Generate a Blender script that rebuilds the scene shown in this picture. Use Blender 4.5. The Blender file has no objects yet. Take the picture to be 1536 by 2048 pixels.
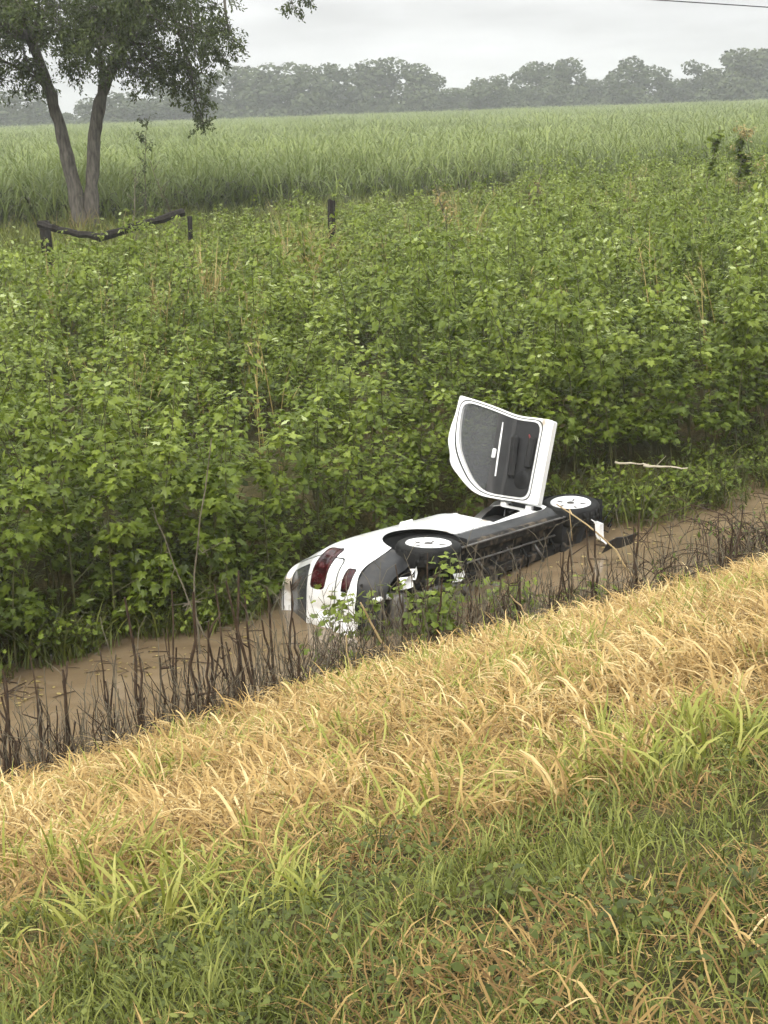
import bpy, math, random
import numpy as np
from mathutils import Matrix, Vector

# ------------------------------------------------------------------ camera, sky, sun, exposure
scene = bpy.context.scene
COL = scene.collection
cam_data = bpy.data.cameras.new('camera')
cam = bpy.data.objects.new('camera', cam_data)
COL.objects.link(cam)
cam_data.sensor_fit = 'VERTICAL'
cam_data.sensor_height = 24.0
cam_data.lens = 24.0 * 3000.0 / 2048.0
cam_data.clip_start = 0.1
cam_data.clip_end = 5000
CAM_H = 4.35
cam.matrix_world = (Matrix.Translation((0, 0, CAM_H)) @ Matrix.Rotation(math.radians(90 - 15.15), 4, 'X')
                    @ Matrix.Rotation(math.radians(-2.05), 4, 'Z'))
scene.camera = cam

SUN_EL, SUN_AZ = math.radians(43), math.radians(200)      # azimuth measured clockwise from +Y
world = bpy.data.worlds.new('World')
scene.world = world
world.use_nodes = True
wn, wl = world.node_tree.nodes, world.node_tree.links
wn.clear()
w_out = wn.new('ShaderNodeOutputWorld')
w_bg = wn.new('ShaderNodeBackground')
w_sky = wn.new('ShaderNodeTexSky')
w_sky.sky_type = 'NISHITA'
w_sky.sun_disc = False
w_sky.sun_elevation = SUN_EL
w_sky.sun_rotation = SUN_AZ
w_sky.dust_density = 4.0
w_hsv = wn.new('ShaderNodeHueSaturation')
w_hsv.inputs['Saturation'].default_value = 0.12
wl.new(w_sky.outputs[0], w_hsv.inputs['Color'])
w_tc = wn.new('ShaderNodeTexCoord')
w_sep = wn.new('ShaderNodeSeparateXYZ')
wl.new(w_tc.outputs['Generated'], w_sep.inputs[0])
# overcast layer: luminance rises from horizon to zenith (standard overcast sky), with soft cloud bands
w_cl = wn.new('ShaderNodeMath'); w_cl.operation = 'MAXIMUM'; w_cl.inputs[1].default_value = 0.0
wl.new(w_sep.outputs['Z'], w_cl.inputs[0])
w_gr = wn.new('ShaderNodeMath'); w_gr.operation = 'MULTIPLY_ADD'
w_gr.inputs[1].default_value = 11.5
w_gr.inputs[2].default_value = 3.9
wl.new(w_cl.outputs[0], w_gr.inputs[0])
w_map = wn.new('ShaderNodeMapping'); w_map.inputs['Scale'].default_value = (3.0, 3.0, 16.0)
wl.new(w_tc.outputs['Generated'], w_map.inputs[0])
w_noi = wn.new('ShaderNodeTexNoise'); w_noi.inputs['Scale'].default_value = 1.6; w_noi.inputs['Detail'].default_value = 5
wl.new(w_map.outputs[0], w_noi.inputs['Vector'])
w_rmp = wn.new('ShaderNodeMapRange')
w_rmp.inputs['From Min'].default_value = 0.3; w_rmp.inputs['From Max'].default_value = 0.72
w_rmp.inputs['To Min'].default_value = 0.74; w_rmp.inputs['To Max'].default_value = 1.2
wl.new(w_noi.outputs['Fac'], w_rmp.inputs['Value'])
w_mul = wn.new('ShaderNodeMath'); w_mul.operation = 'MULTIPLY'
wl.new(w_gr.outputs[0], w_mul.inputs[0]); wl.new(w_rmp.outputs[0], w_mul.inputs[1])
w_col = wn.new('ShaderNodeVectorMath'); w_col.operation = 'SCALE'
w_col.inputs[0].default_value = (0.985, 1.0, 1.0)
wl.new(w_mul.outputs[0], w_col.inputs['Scale'])
w_mix = wn.new('ShaderNodeMixRGB'); w_mix.inputs['Fac'].default_value = 0.92
wl.new(w_hsv.outputs[0], w_mix.inputs[1]); wl.new(w_col.outputs[0], w_mix.inputs[2])
wl.new(w_mix.outputs[0], w_bg.inputs['Color'])
w_bg.inputs['Strength'].default_value = 0.125
wl.new(w_bg.outputs[0], w_out.inputs['Surface'])

sun_data = bpy.data.lights.new('sun', 'SUN')
sun_data.energy = 1.5
sun_data.angle = math.radians(25)
sun_data.color = (1.0, 0.94, 0.84)
sun = bpy.data.objects.new('sun', sun_data)
COL.objects.link(sun)
sd = Vector((math.sin(SUN_AZ) * math.cos(SUN_EL), math.cos(SUN_AZ) * math.cos(SUN_EL), math.sin(SUN_EL)))
sun.rotation_euler = sd.to_track_quat('Z', 'Y').to_euler()

scene.view_settings.view_transform = 'Standard'
scene.view_settings.look = 'None'
scene.view_settings.exposure = 0.75
scene.view_settings.gamma = 1.0
scene.render.engine = 'CYCLES'
scene.cycles.use_denoising = True
scene.cycles.use_adaptive_sampling = True
scene.cycles.adaptive_threshold = 0.06
scene.cycles.max_bounces = 5
scene.cycles.diffuse_bounces = 3
scene.cycles.glossy_bounces = 2
scene.cycles.transmission_bounces = 4
scene.cycles.transparent_max_bounces = 8
scene.cycles.volume_bounces = 1

# ------------------------------------------------------------------ helpers
rng = np.random.default_rng(7)
random.seed(7)
D = np.array([0.834, 0.552]); D /= np.linalg.norm(D)     # direction of the ditch
N = np.array([-D[1], D[0]])                              # across the ditch, away from the road


def xy(s, t):
    s = np.asarray(s, float); t = np.asarray(t, float)
    return s * D[0] + t * N[0], s * D[1] + t * N[1]


def st(x, y):
    return x * D[0] + y * D[1], x * N[0] + y * N[1]


def wave(x, y, f, seed):
    r = np.random.default_rng(seed)
    o = np.zeros_like(np.asarray(x, float))
    for k in range(6):
        a = r.uniform(0, 2 * math.pi); ff = f * r.uniform(.6, 1.8)
        o = o + np.sin(ff * (x * math.cos(a) + y * math.sin(a)) + r.uniform(0, 6.28))
    return o / 3.4


def tag(o, label=None, cat=None, group=None, kind=None):
    if label: o['label'] = label
    if cat: o['category'] = cat
    if group: o['group'] = group
    if kind: o['kind'] = kind
    return o


def empty(name, loc=(0, 0, 0), rz=0.0):
    o = bpy.data.objects.new(name, None)
    COL.objects.link(o)
    o.location = loc; o.rotation_euler = (0, 0, rz)
    o.empty_display_size = 0.2
    return o


def mesh_tris(name, V, T, mats, mi=None, tint=None, smooth=False):
    V = np.ascontiguousarray(V, dtype=np.float32); T = np.ascontiguousarray(T, dtype=np.int32)
    me = bpy.data.meshes.new(name)
    me.vertices.add(len(V)); me.vertices.foreach_set('co', V.ravel())
    me.loops.add(len(T) * 3); me.loops.foreach_set('vertex_index', T.ravel())
    me.polygons.add(len(T))
    me.polygons.foreach_set('loop_start', np.arange(0, len(T) * 3, 3, dtype=np.int32))
    me.polygons.foreach_set('loop_total', np.full(len(T), 3, dtype=np.int32))
    for m in (mats if isinstance(mats, (list, tuple)) else [mats]):
        me.materials.append(m)
    if mi is not None:
        me.polygons.foreach_set('material_index', np.asarray(mi, dtype=np.int32))
    me.polygons.foreach_set('use_smooth', np.full(len(T), bool(smooth)))
    if tint is not None:
        a = me.attributes.new('tint', 'FLOAT', 'POINT')
        a.data.foreach_set('value', np.asarray(tint, dtype=np.float32))
    me.update(calc_edges=True)
    me.validate()
    return me


class Bag:
    """collects triangles, each with a material index and a tint"""
    def __init__(s):
        s.V = []; s.T = []; s.M = []; s.C = []; s.n = 0

    def add(s, V, T, m=0, c=0.5):
        V = np.asarray(V, float).reshape(-1, 3); T = np.asarray(T, int).reshape(-1, 3)
        s.V.append(V); s.T.append(T + s.n); s.n += len(V)
        s.M.append(np.full(len(T), m)); s.C.append(np.broadcast_to(np.asarray(c, float), (len(V),)))
        return s

    def tube(s, P, R, k=6, m=0, c=0.5, cap=True):
        P = np.asarray(P, float); R = np.broadcast_to(np.asarray(R, float), (len(P),))
        tn = np.gradient(P, axis=0); tn /= np.linalg.norm(tn, axis=1)[:, None] + 1e-9
        ref = np.array([0.31, 0.87, 0.37]) if abs(tn[0][2]) > .6 else np.array([0.1, 0.05, 1.0])
        a = np.cross(tn, ref); a /= np.linalg.norm(a, axis=1)[:, None] + 1e-9
        b = np.cross(tn, a)
        th = np.linspace(0, 2 * math.pi, k, endpoint=False)
        ring = (P[:, None, :] + R[:, None, None] * (np.cos(th)[None, :, None] * a[:, None, :] + np.sin(th)[None, :, None] * b[:, None, :]))
        V = ring.reshape(-1, 3); T = []
        for i in range(len(P) - 1):
            for j in range(k):
                p, q = i * k + j, i * k + (j + 1) % k
                T += [(p, q, p + k), (q, q + k, p + k)]
        if cap:
            for base, rev in ((0, True), ((len(P) - 1) * k, False)):
                for j in range(1, k - 1):
                    T.append((base, base + j + 1, base + j) if rev else (base, base + j, base + j + 1))
        return s.add(V, T, m, c)

    def box(s, c, h, m=0, tint=0.5, bev=0.0, rot=None):
        """chamfered box: centre c, half sizes h"""
        c = np.asarray(c, float); h = np.asarray(h, float); b = min(bev, h.min() * .9)
        V = []; idx = {}
        if b <= 0:
            V = np.array([[x, y, z] for x in (-1, 1) for y in (-1, 1) for z in (-1, 1)], float) * h
            Q = [(0, 1, 3, 2), (4, 6, 7, 5), (0, 4, 5, 1), (2, 3, 7, 6), (0, 2, 6, 4), (1, 5, 7, 3)]
            T = [t for q in Q for t in ((q[0], q[1], q[2]), (q[0], q[2], q[3]))]
        else:
            T = []
            for x in (-1, 1):
                for y in (-1, 1):
                    for z in (-1, 1):
                        sg = np.array([x, y, z])
                        for ax in range(3):
                            p = sg * (h - b); p[ax] = sg[ax] * h[ax]
                            idx[(x, y, z, ax)] = len(V); V.append(p)
            def quad(a, b_, c_, d): T.extend([(a, b_, c_), (a, c_, d)])
            for ax in range(3):
                o = [i for i in range(3) if i != ax]
                for sg in (-1, 1):
                    k = []
                    for u, v in ((-1, -1), (1, -1), (1, 1), (-1, 1)):
                        q = [0, 0, 0]; q[ax] = sg; q[o[0]] = u; q[o[1]] = v
                        k.append(idx[(*q, ax)])
                    quad(*k)
                for u in (-1, 1):
                    for v in (-1, 1):
                        q1 = [0, 0, 0]; q1[ax] = -1; q1[o[0]] = u; q1[o[1]] = v
                        q2 = list(q1); q2[ax] = 1
                        quad(idx[(*q1, o[0])], idx[(*q2, o[0])], idx[(*q2, o[1])], idx[(*q1, o[1])])
            for x in (-1, 1):
                for y in (-1, 1):
                    for z in (-1, 1):
                        T.append((idx[(x, y, z, 0)], idx[(x, y, z, 1)], idx[(x, y, z, 2)]))
            V = np.array(V)
        if rot is not None: V = V @ np.asarray(rot).T
        return s.add(V + c, T, m, tint)

    def lathe(s, prof, k=32, axis='y', c=(0, 0, 0), m=0, tint=0.5):
        """profile of (radius, along-axis) pairs"""
        th = np.linspace(0, 2 * math.pi, k, endpoint=False); V = []
        for r, a in prof:
            for q in th:
                V.append((r * math.cos(q), a, r * math.sin(q)) if axis == 'y' else (r * math.cos(q), r * math.sin(q), a))
        T = []
        for i in range(len(prof) - 1):
            for j in range(k):
                p, q = i * k + j, i * k + (j + 1) % k
                T += [(p, q, p + k), (q, q + k, p + k)]
        return s.add(np.array(V) + np.asarray(c, float), T, m, tint)

    def arrays(s):
        return np.concatenate(s.V), np.concatenate(s.T), np.concatenate(s.M), np.concatenate(s.C)

    def mesh(s, name, mats, smooth=False):
        V, T, M, C = s.arrays()
        return mesh_tris(name, V, T, mats, M, C, smooth)

    def obj(s, name, mats, parent=None, smooth=False):
        o = bpy.data.objects.new(name, s.mesh(name, mats, smooth))
        COL.objects.link(o)
        if parent is not None: o.parent = parent
        return o


def frames(fwd, up):
    """rotation matrices whose columns are forward, side, normal"""
    f = fwd / (np.linalg.norm(fwd, axis=1)[:, None] + 1e-9)
    sd_ = np.cross(up, f); sd_ /= np.linalg.norm(sd_, axis=1)[:, None] + 1e-9
    nn = np.cross(f, sd_)
    return np.stack([f, sd_, nn], axis=2)


def stamp(bag, tv, tt, P, Rm, S, m=0, c=0.5):
    """stamps template triangles at many places"""
    P = np.asarray(P, float); n = len(P)
    if n == 0: return
    S = np.asarray(S, float).reshape(n, -1)
    V = np.einsum('nij,nkj->nki', Rm, tv[None] * S[:, None, :]) + P[:, None, :]
    T = tt[None] + (np.arange(n) * len(tv))[:, None, None]
    bag.add(V.reshape(-1, 3), T.reshape(-1, 3), m, np.repeat(np.broadcast_to(np.asarray(c, float), (n,)), len(tv)))


def blade(L, th0, th1, az, w, segs=6, base=(0, 0, 0), power=1.3, twist=0.0, r=None):
    """a grass blade: a tapering ribbon that bends from th0 to th1 (radians from vertical) towards azimuth az"""
    u = np.linspace(0, 1, segs + 1)
    th = th0 + (th1 - th0) * u ** power
    mid = (th[:-1] + th[1:]) / 2; dl = L / segs
    hx = np.concatenate([[0], np.cumsum(np.sin(mid) * dl)]); hz = np.concatenate([[0], np.cumsum(np.cos(mid) * dl)])
    aa = az + twist * u
    P = np.stack([np.cos(aa) * hx, np.sin(aa) * hx, hz], 1) + np.asarray(base)
    wd = w * (0.55 + 0.45 * np.sin(np.pi * np.clip(u * .8 + .15, 0, 1))) * np.clip((1 - u) * 3.2, 0.06, 1)
    rl = az + math.pi / 2 + (r if r is not None else 0)
    sd_ = np.array([math.cos(rl), math.sin(rl), 0.25 * math.sin(rl * 3)])
    A = P - sd_ * wd[:, None] / 2; B = P + sd_ * wd[:, None] / 2
    V = np.empty((2 * (segs + 1), 3)); V[0::2] = A; V[1::2] = B
    T = []
    for i in range(segs):
        a = 2 * i
        T += [(a, a + 1, a + 2), (a + 1, a + 3, a + 2)]
    return V, T


# ------------------------------------------------------------------ materials
def new_mat(name):
    m = bpy.data.materials.new(name); m.use_nodes = True
    nt = m.node_tree; nt.nodes.clear()
    out = nt.nodes.new('ShaderNodeOutputMaterial')
    return m, nt.nodes, nt.links, out


def ramp(nodes, stops):
    r = nodes.new('ShaderNodeValToRGB')
    e = r.color_ramp.elements
    while len(e) < len(stops): e.new(0.5)
    for k, (p, c) in enumerate(stops):
        e[k].position = p; e[k].color = (*c, 1)
    return r


def leaf_mat(name, stops, trans=0.3, rough=0.5, spec=0.25, var=0.25, spot=None):
    """leaf colour from the per-leaf tint shifted by a random value for each plant"""
    m, nd, lk, out = new_mat(name)
    at = nd.new('ShaderNodeAttribute'); at.attribute_name = 'tint'
    oi = nd.new('ShaderNodeObjectInfo')
    a = nd.new('ShaderNodeMath'); a.operation = 'MULTIPLY_ADD'; a.inputs[1].default_value = var; a.inputs[2].default_value = -var / 2
    lk.new(oi.outputs['Random'], a.inputs[0])
    b = nd.new('ShaderNodeMath'); b.operation = 'ADD'; b.use_clamp = True
    lk.new(at.outputs['Fac'], b.inputs[0]); lk.new(a.outputs[0], b.inputs[1])
    r = ramp(nd, stops); lk.new(b.outputs[0], r.inputs[0])
    p = nd.new('ShaderNodeBsdfPrincipled'); p.inputs['Roughness'].default_value = rough
    p.inputs['Specular IOR Level'].default_value = spec
    lk.new(r.outputs[0], p.inputs['Base Color'])
    t = nd.new('ShaderNodeBsdfTranslucent'); lk.new(r.outputs[0], t.inputs['Color'])
    mx = nd.new('ShaderNodeMixShader'); mx.inputs[0].default_value = trans
    lk.new(p.outputs[0], mx.inputs[1]); lk.new(t.outputs[0], mx.inputs[2])
    lk.new(mx.outputs[0], out.inputs['Surface'])
    return m


def plain_mat(name, stops, scale=8.0, rough=0.6, spec=0.4, metal=0.0, bump=0.0, detail=6, stretch=(1, 1, 1), coat=0.0, coords='Object', rough_var=0.0):
    m, nd, lk, out = new_mat(name)
    tc = nd.new('ShaderNodeTexCoord'); mp = nd.new('ShaderNodeMapping'); mp.inputs['Scale'].default_value = stretch
    lk.new(tc.outputs[coords], mp.inputs[0])
    nz = nd.new('ShaderNodeTexNoise'); nz.inputs['Scale'].default_value = scale; nz.inputs['Detail'].default_value = detail
    lk.new(mp.outputs[0], nz.inputs['Vector'])
    r = ramp(nd, stops); lk.new(nz.outputs['Fac'], r.inputs[0])
    p = nd.new('ShaderNodeBsdfPrincipled'); p.inputs['Roughness'].default_value = rough; p.inputs['Metallic'].default_value = metal
    p.inputs['Specular IOR Level'].default_value = spec; p.inputs['Coat Weight'].default_value = coat
    p.inputs['Coat Roughness'].default_value = 0.12
    lk.new(r.outputs[0], p.inputs['Base Color'])
    if rough_var:
        mr = nd.new('ShaderNodeMapRange'); mr.inputs['To Min'].default_value = rough - rough_var; mr.inputs['To Max'].default_value = rough + rough_var
        lk.new(nz.outputs['Fac'], mr.inputs['Value']); lk.new(mr.outputs[0], p.inputs['Roughness'])
    if bump:
        bp = nd.new('ShaderNodeBump'); bp.inputs['Strength'].default_value = bump; bp.inputs['Distance'].default_value = 0.02
        lk.new(nz.outputs['Fac'], bp.inputs['Height']); lk.new(bp.outputs[0], p.inputs['Normal'])
    lk.new(p.outputs[0], out.inputs['Surface'])
    return m


M = {}
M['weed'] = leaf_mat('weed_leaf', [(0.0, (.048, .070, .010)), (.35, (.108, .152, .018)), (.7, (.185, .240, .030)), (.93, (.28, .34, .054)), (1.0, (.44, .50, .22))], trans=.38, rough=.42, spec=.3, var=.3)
M['weed_stem'] = leaf_mat('weed_stem', [(0, (.05, .05, .02)), (1, (.13, .13, .05))], trans=.05)
M['dry_leaf'] = leaf_mat('dry_leaf', [(0, (.16, .12, .045)), (.5, (.30, .23, .08)), (1, (.42, .34, .14))], trans=.25)
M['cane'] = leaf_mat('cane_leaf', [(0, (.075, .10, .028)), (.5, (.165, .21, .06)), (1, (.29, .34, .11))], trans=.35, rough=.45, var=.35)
M['cane_skirt'] = leaf_mat('shaded_dry_cane_skirt', [(0, (.04, .045, .022)), (.5, (.07, .072, .036)), (1, (.12, .11, .06))], trans=.15, rough=.7)  # dry hanging leaves, colour darkened to put shade low in the cane front
M['tree_leaf'] = leaf_mat('tree_leaf', [(0, (.040, .056, .015)), (.5, (.082, .108, .028)), (1, (.15, .18, .05))], trans=.3, rough=.5, var=.1)
M['far_leaf'] = leaf_mat('far_leaf', [(0, (.028, .042, .018)), (.5, (.05, .068, .028)), (1, (.085, .105, .045))], trans=.2, rough=.7, var=.25)
M['dead_grass'] = leaf_mat('dead_grass_blade', [(0, (.15, .088, .030)), (.4, (.345, .228, .082)), (.75, (.55, .385, .155)), (1, (.72, .58, .30))], trans=.3, rough=.6, spec=.2, var=.35)
M['yellow_grass'] = leaf_mat('yellow_green_blade', [(0, (.13, .155, .025)), (.5, (.28, .30, .056)), (1, (.46, .44, .13))], trans=.35, rough=.5, var=.35)
M['green_grass'] = leaf_mat('green_blade', [(0, (.055, .070, .012)), (.5, (.15, .175, .034)), (1, (.30, .31, .08))], trans=.3, rough=.5, var=.45)
M['clover'] = leaf_mat('ground_leaf', [(0, (.045, .060, .010)), (.5, (.098, .122, .020)), (1, (.19, .21, .045))], trans=.25, rough=.45, var=.35)
M['dead_stalk'] = plain_mat('dead_stalk_bark', [(.3, (.024, .016, .011)), (.7, (.085, .058, .038))], scale=14, rough=.85, spec=.1)
M['twig'] = plain_mat('grey_twig', [(.3, (.075, .065, .045)), (.7, (.19, .165, .12))], scale=14, rough=.85, spec=.1)
M['reed'] = plain_mat('dry_reed', [(.3, (.30, .21, .10)), (.7, (.52, .40, .22))], scale=9, rough=.7, spec=.2)
M['pale_stick'] = plain_mat('pale_stick', [(.3, (.33, .28, .20)), (.7, (.55, .49, .38))], scale=9, rough=.7, spec=.2)
M['bark'] = plain_mat('tree_bark', [(.25, (.045, .040, .034)), (.75, (.19, .17, .145))], scale=5, rough=.9, spec=.1, bump=1.0, stretch=(3, 3, .7))
M['old_wood'] = plain_mat('weathered_wood', [(.3, (.010, .009, .008)), (.75, (.04, .035, .03))], scale=6, rough=.9, spec=.1, bump=.6, stretch=(4, 4, .6))
M['wire'] = plain_mat('cable', [(.3, (.02, .02, .02)), (.7, (.04, .04, .04))], rough=.6)


def scatter(name, P, R, S, I, meshes, label, cat):
    """one object of uncountable stuff: geometry nodes place the given meshes on its points"""
    P = np.asarray(P, np.float32); n = len(P)
    coll = bpy.data.collections.new(name + '_shapes')
    for k, me in enumerate(meshes):
        coll.objects.link(bpy.data.objects.new('%s_shape_%s' % (name, 'abcdefghijklmnop'[k]), me))
    me = bpy.data.meshes.new(name)
    me.vertices.add(n); me.vertices.foreach_set('co', P.ravel())
    a = me.attributes.new('rot', 'FLOAT_VECTOR', 'POINT'); a.data.foreach_set('vector', np.asarray(R, np.float32).ravel())
    S = np.asarray(S, np.float32)
    if S.ndim == 1: S = np.repeat(S[:, None], 3, 1)
    a = me.attributes.new('scl', 'FLOAT_VECTOR', 'POINT'); a.data.foreach_set('vector', np.ascontiguousarray(S).ravel())
    a = me.attributes.new('idx', 'INT', 'POINT'); a.data.foreach_set('value', np.asarray(I, np.int32))
    me.update()
    o = bpy.data.objects.new(name, me); COL.objects.link(o)
    ng = bpy.data.node_groups.new(name + '_nodes', 'GeometryNodeTree')
    ng.interface.new_socket('Geometry', in_out='INPUT', socket_type='NodeSocketGeometry')
    ng.interface.new_socket('Geometry', in_out='OUTPUT', socket_type='NodeSocketGeometry')
    nd, lk = ng.nodes, ng.links
    gi, go = nd.new('NodeGroupInput'), nd.new('NodeGroupOutput')
    ci = nd.new('GeometryNodeCollectionInfo'); ci.inputs['Collection'].default_value = coll
    ci.inputs['Separate Children'].default_value = True; ci.inputs['Reset Children'].default_value = True
    ip = nd.new('GeometryNodeInstanceOnPoints'); ip.inputs['Pick Instance'].default_value = True
    def named(nm, ty):
        x = nd.new('GeometryNodeInputNamedAttribute'); x.data_type = ty; x.inputs['Name'].default_value = nm
        return x.outputs['Attribute']
    lk.new(gi.outputs[0], ip.inputs['Points']); lk.new(ci.outputs[0], ip.inputs['Instance'])
    lk.new(named('idx', 'INT'), ip.inputs['Instance Index'])
    lk.new(named('rot', 'FLOAT_VECTOR'), ip.inputs['Rotation']); lk.new(named('scl', 'FLOAT_VECTOR'), ip.inputs['Scale'])
    lk.new(ip.outputs[0], go.inputs[0])
    md = o.modifiers.new('scatter', 'NODES'); md.node_group = ng
    return tag(o, label, cat, kind='stuff')


# ------------------------------------------------------------------ the lie of the land
CAR_A = math.radians(38.0); CAR_P = math.radians(-4.5)
FV = np.array([math.sin(CAR_A) * math.cos(CAR_P), math.cos(CAR_A) * math.cos(CAR_P), math.sin(CAR_P)])
RT = np.array([0, 0, 1.0]) - FV[2] * FV; RT /= np.linalg.norm(RT)
LV = -RT; UV = np.cross(FV, LV)
CAR_R = np.stack([FV, LV, UV], 1)
CAR_O = np.array([0.39, 12.93, 0.56]) - CAR_R @ np.array([0, -.86, .31])


def car_local_xz(x, y):
    """ground-plan coordinates along and across the overturned car"""
    px, py = x - CAR_O[0], y - CAR_O[1]
    return px * math.sin(CAR_A) + py * math.cos(CAR_A), -px * math.cos(CAR_A) + py * math.sin(CAR_A)


T_KEY = [-2000, 0.6, 1.2, 2.0, 3.5, 5.0, 6.5, 8.0, 8.7, 9.1, 9.5, 10.0, 10.9, 11.5, 12.2, 13.2, 16, 24, 2000]
Z_KEY = [2.86, 2.86, 2.80, 2.56, 2.06, 1.55, 1.03, .48, .24, .04, -.5, -1.2, -1.2, -.16, .08, .28, .36, .45, .5]


def ground_z(x, y):
    x = np.asarray(x, float); y = np.asarray(y, float)
    s, t = st(x, y)
    tw = t + .10 * wave(s, t * .2, 1.1, 3)
    z = np.interp(tw, T_KEY, Z_KEY)
    near = np.exp(-((y - 8) / 14) ** 2)
    z = z + near * (.045 * wave(x, y, 1.3, 11) + .018 * wave(x, y, 5.0, 12))
    a, b = car_local_xz(x, y)
    dx = np.maximum(np.maximum(-1.15 - a, a - 3.5), 0); db = np.maximum(np.maximum(0.0 - b, b - 1.75), 0)
    k = np.clip(1 - np.hypot(dx, db) / .35, 0, 1)
    return z * (1 - k) + np.minimum(z, -1.35) * k


def in_car(x, y, m=0.1):
    a, b = car_local_xz(x, y)
    return (a > -1.0 - m) & (a < 3.3 + m) & (b > .05 - m) & (b < 1.55 + m)


def build_ground():
    def axis(dense0, dense1, step, far):
        a = list(np.arange(dense0, dense1 + 1e-6, step))
        g = step; p = dense1; q = dense0; hi = []; lo = []
        while p < far: g *= 1.35; p += g; hi.append(p)
        g = step
        while q > -far: g *= 1.35; q -= g; lo.append(q)
        return np.array(lo[::-1] + a + hi)
    S = axis(-4, 17, .2, 900); T = axis(.2, 14.2, .14, 900)
    ss, tt = np.meshgrid(S, T, indexing='ij')
    x, y = xy(ss, tt); z = ground_z(x, y)
    V = np.stack([x, y, z], -1).reshape(-1, 3)
    n, m = ss.shape
    i, j = np.meshgrid(np.arange(n - 1), np.arange(m - 1), indexing='ij')
    a = (i * m + j).ravel(); T1 = np.stack([a, a + m, a + m + 1], 1); T2 = np.stack([a, a + m + 1, a + 1], 1)
    mt, nd, lk, out = new_mat('earth_and_thatch')
    tc = nd.new('ShaderNodeTexCoord')
    n1 = nd.new('ShaderNodeTexNoise'); n1.inputs['Scale'].default_value = 1.7; n1.inputs['Detail'].default_value = 8
    n2 = nd.new('ShaderNodeTexNoise'); n2.inputs['Scale'].default_value = 38; n2.inputs['Detail'].default_value = 5
    lk.new(tc.outputs['Object'], n1.inputs['Vector']); lk.new(tc.outputs['Object'], n2.inputs['Vector'])
    r1 = ramp(nd, [(.35, (.045, .045, .016)), (.55, (.085, .072, .028)), (.70, (.15, .11, .048))]); lk.new(n1.outputs['Fac'], r1.inputs[0])
    r2 = ramp(nd, [(.3, (.35, .35, .35)), (.7, (1.1, 1.1, 1.1))]); lk.new(n2.outputs['Fac'], r2.inputs[0])
    mu = nd.new('ShaderNodeMixRGB'); mu.blend_type = 'MULTIPLY'; mu.inputs[0].default_value = 1
    lk.new(r1.outputs[0], mu.inputs[1]); lk.new(r2.outputs[0], mu.inputs[2])
    p = nd.new('ShaderNodeBsdfPrincipled'); p.inputs['Roughness'].default_value = .95; p.inputs['Specular IOR Level'].default_value = .1
    lk.new(mu.outputs[0], p.inputs['Base Color'])
    bp = nd.new('ShaderNodeBump'); bp.inputs['Strength'].default_value = .8; bp.inputs['Distance'].default_value = .03
    lk.new(n2.outputs['Fac'], bp.inputs['Height']); lk.new(bp.outputs[0], p.inputs['Normal'])
    lk.new(p.outputs[0], out.inputs['Surface'])
    o = bpy.data.objects.new('ground', mesh_tris('ground', V, np.concatenate([T1, T2]), mt, smooth=True)); COL.objects.link(o)
    tag(o, 'earth of the roadside bank, the ditch and the flat fields', 'ground', kind='structure')


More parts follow.
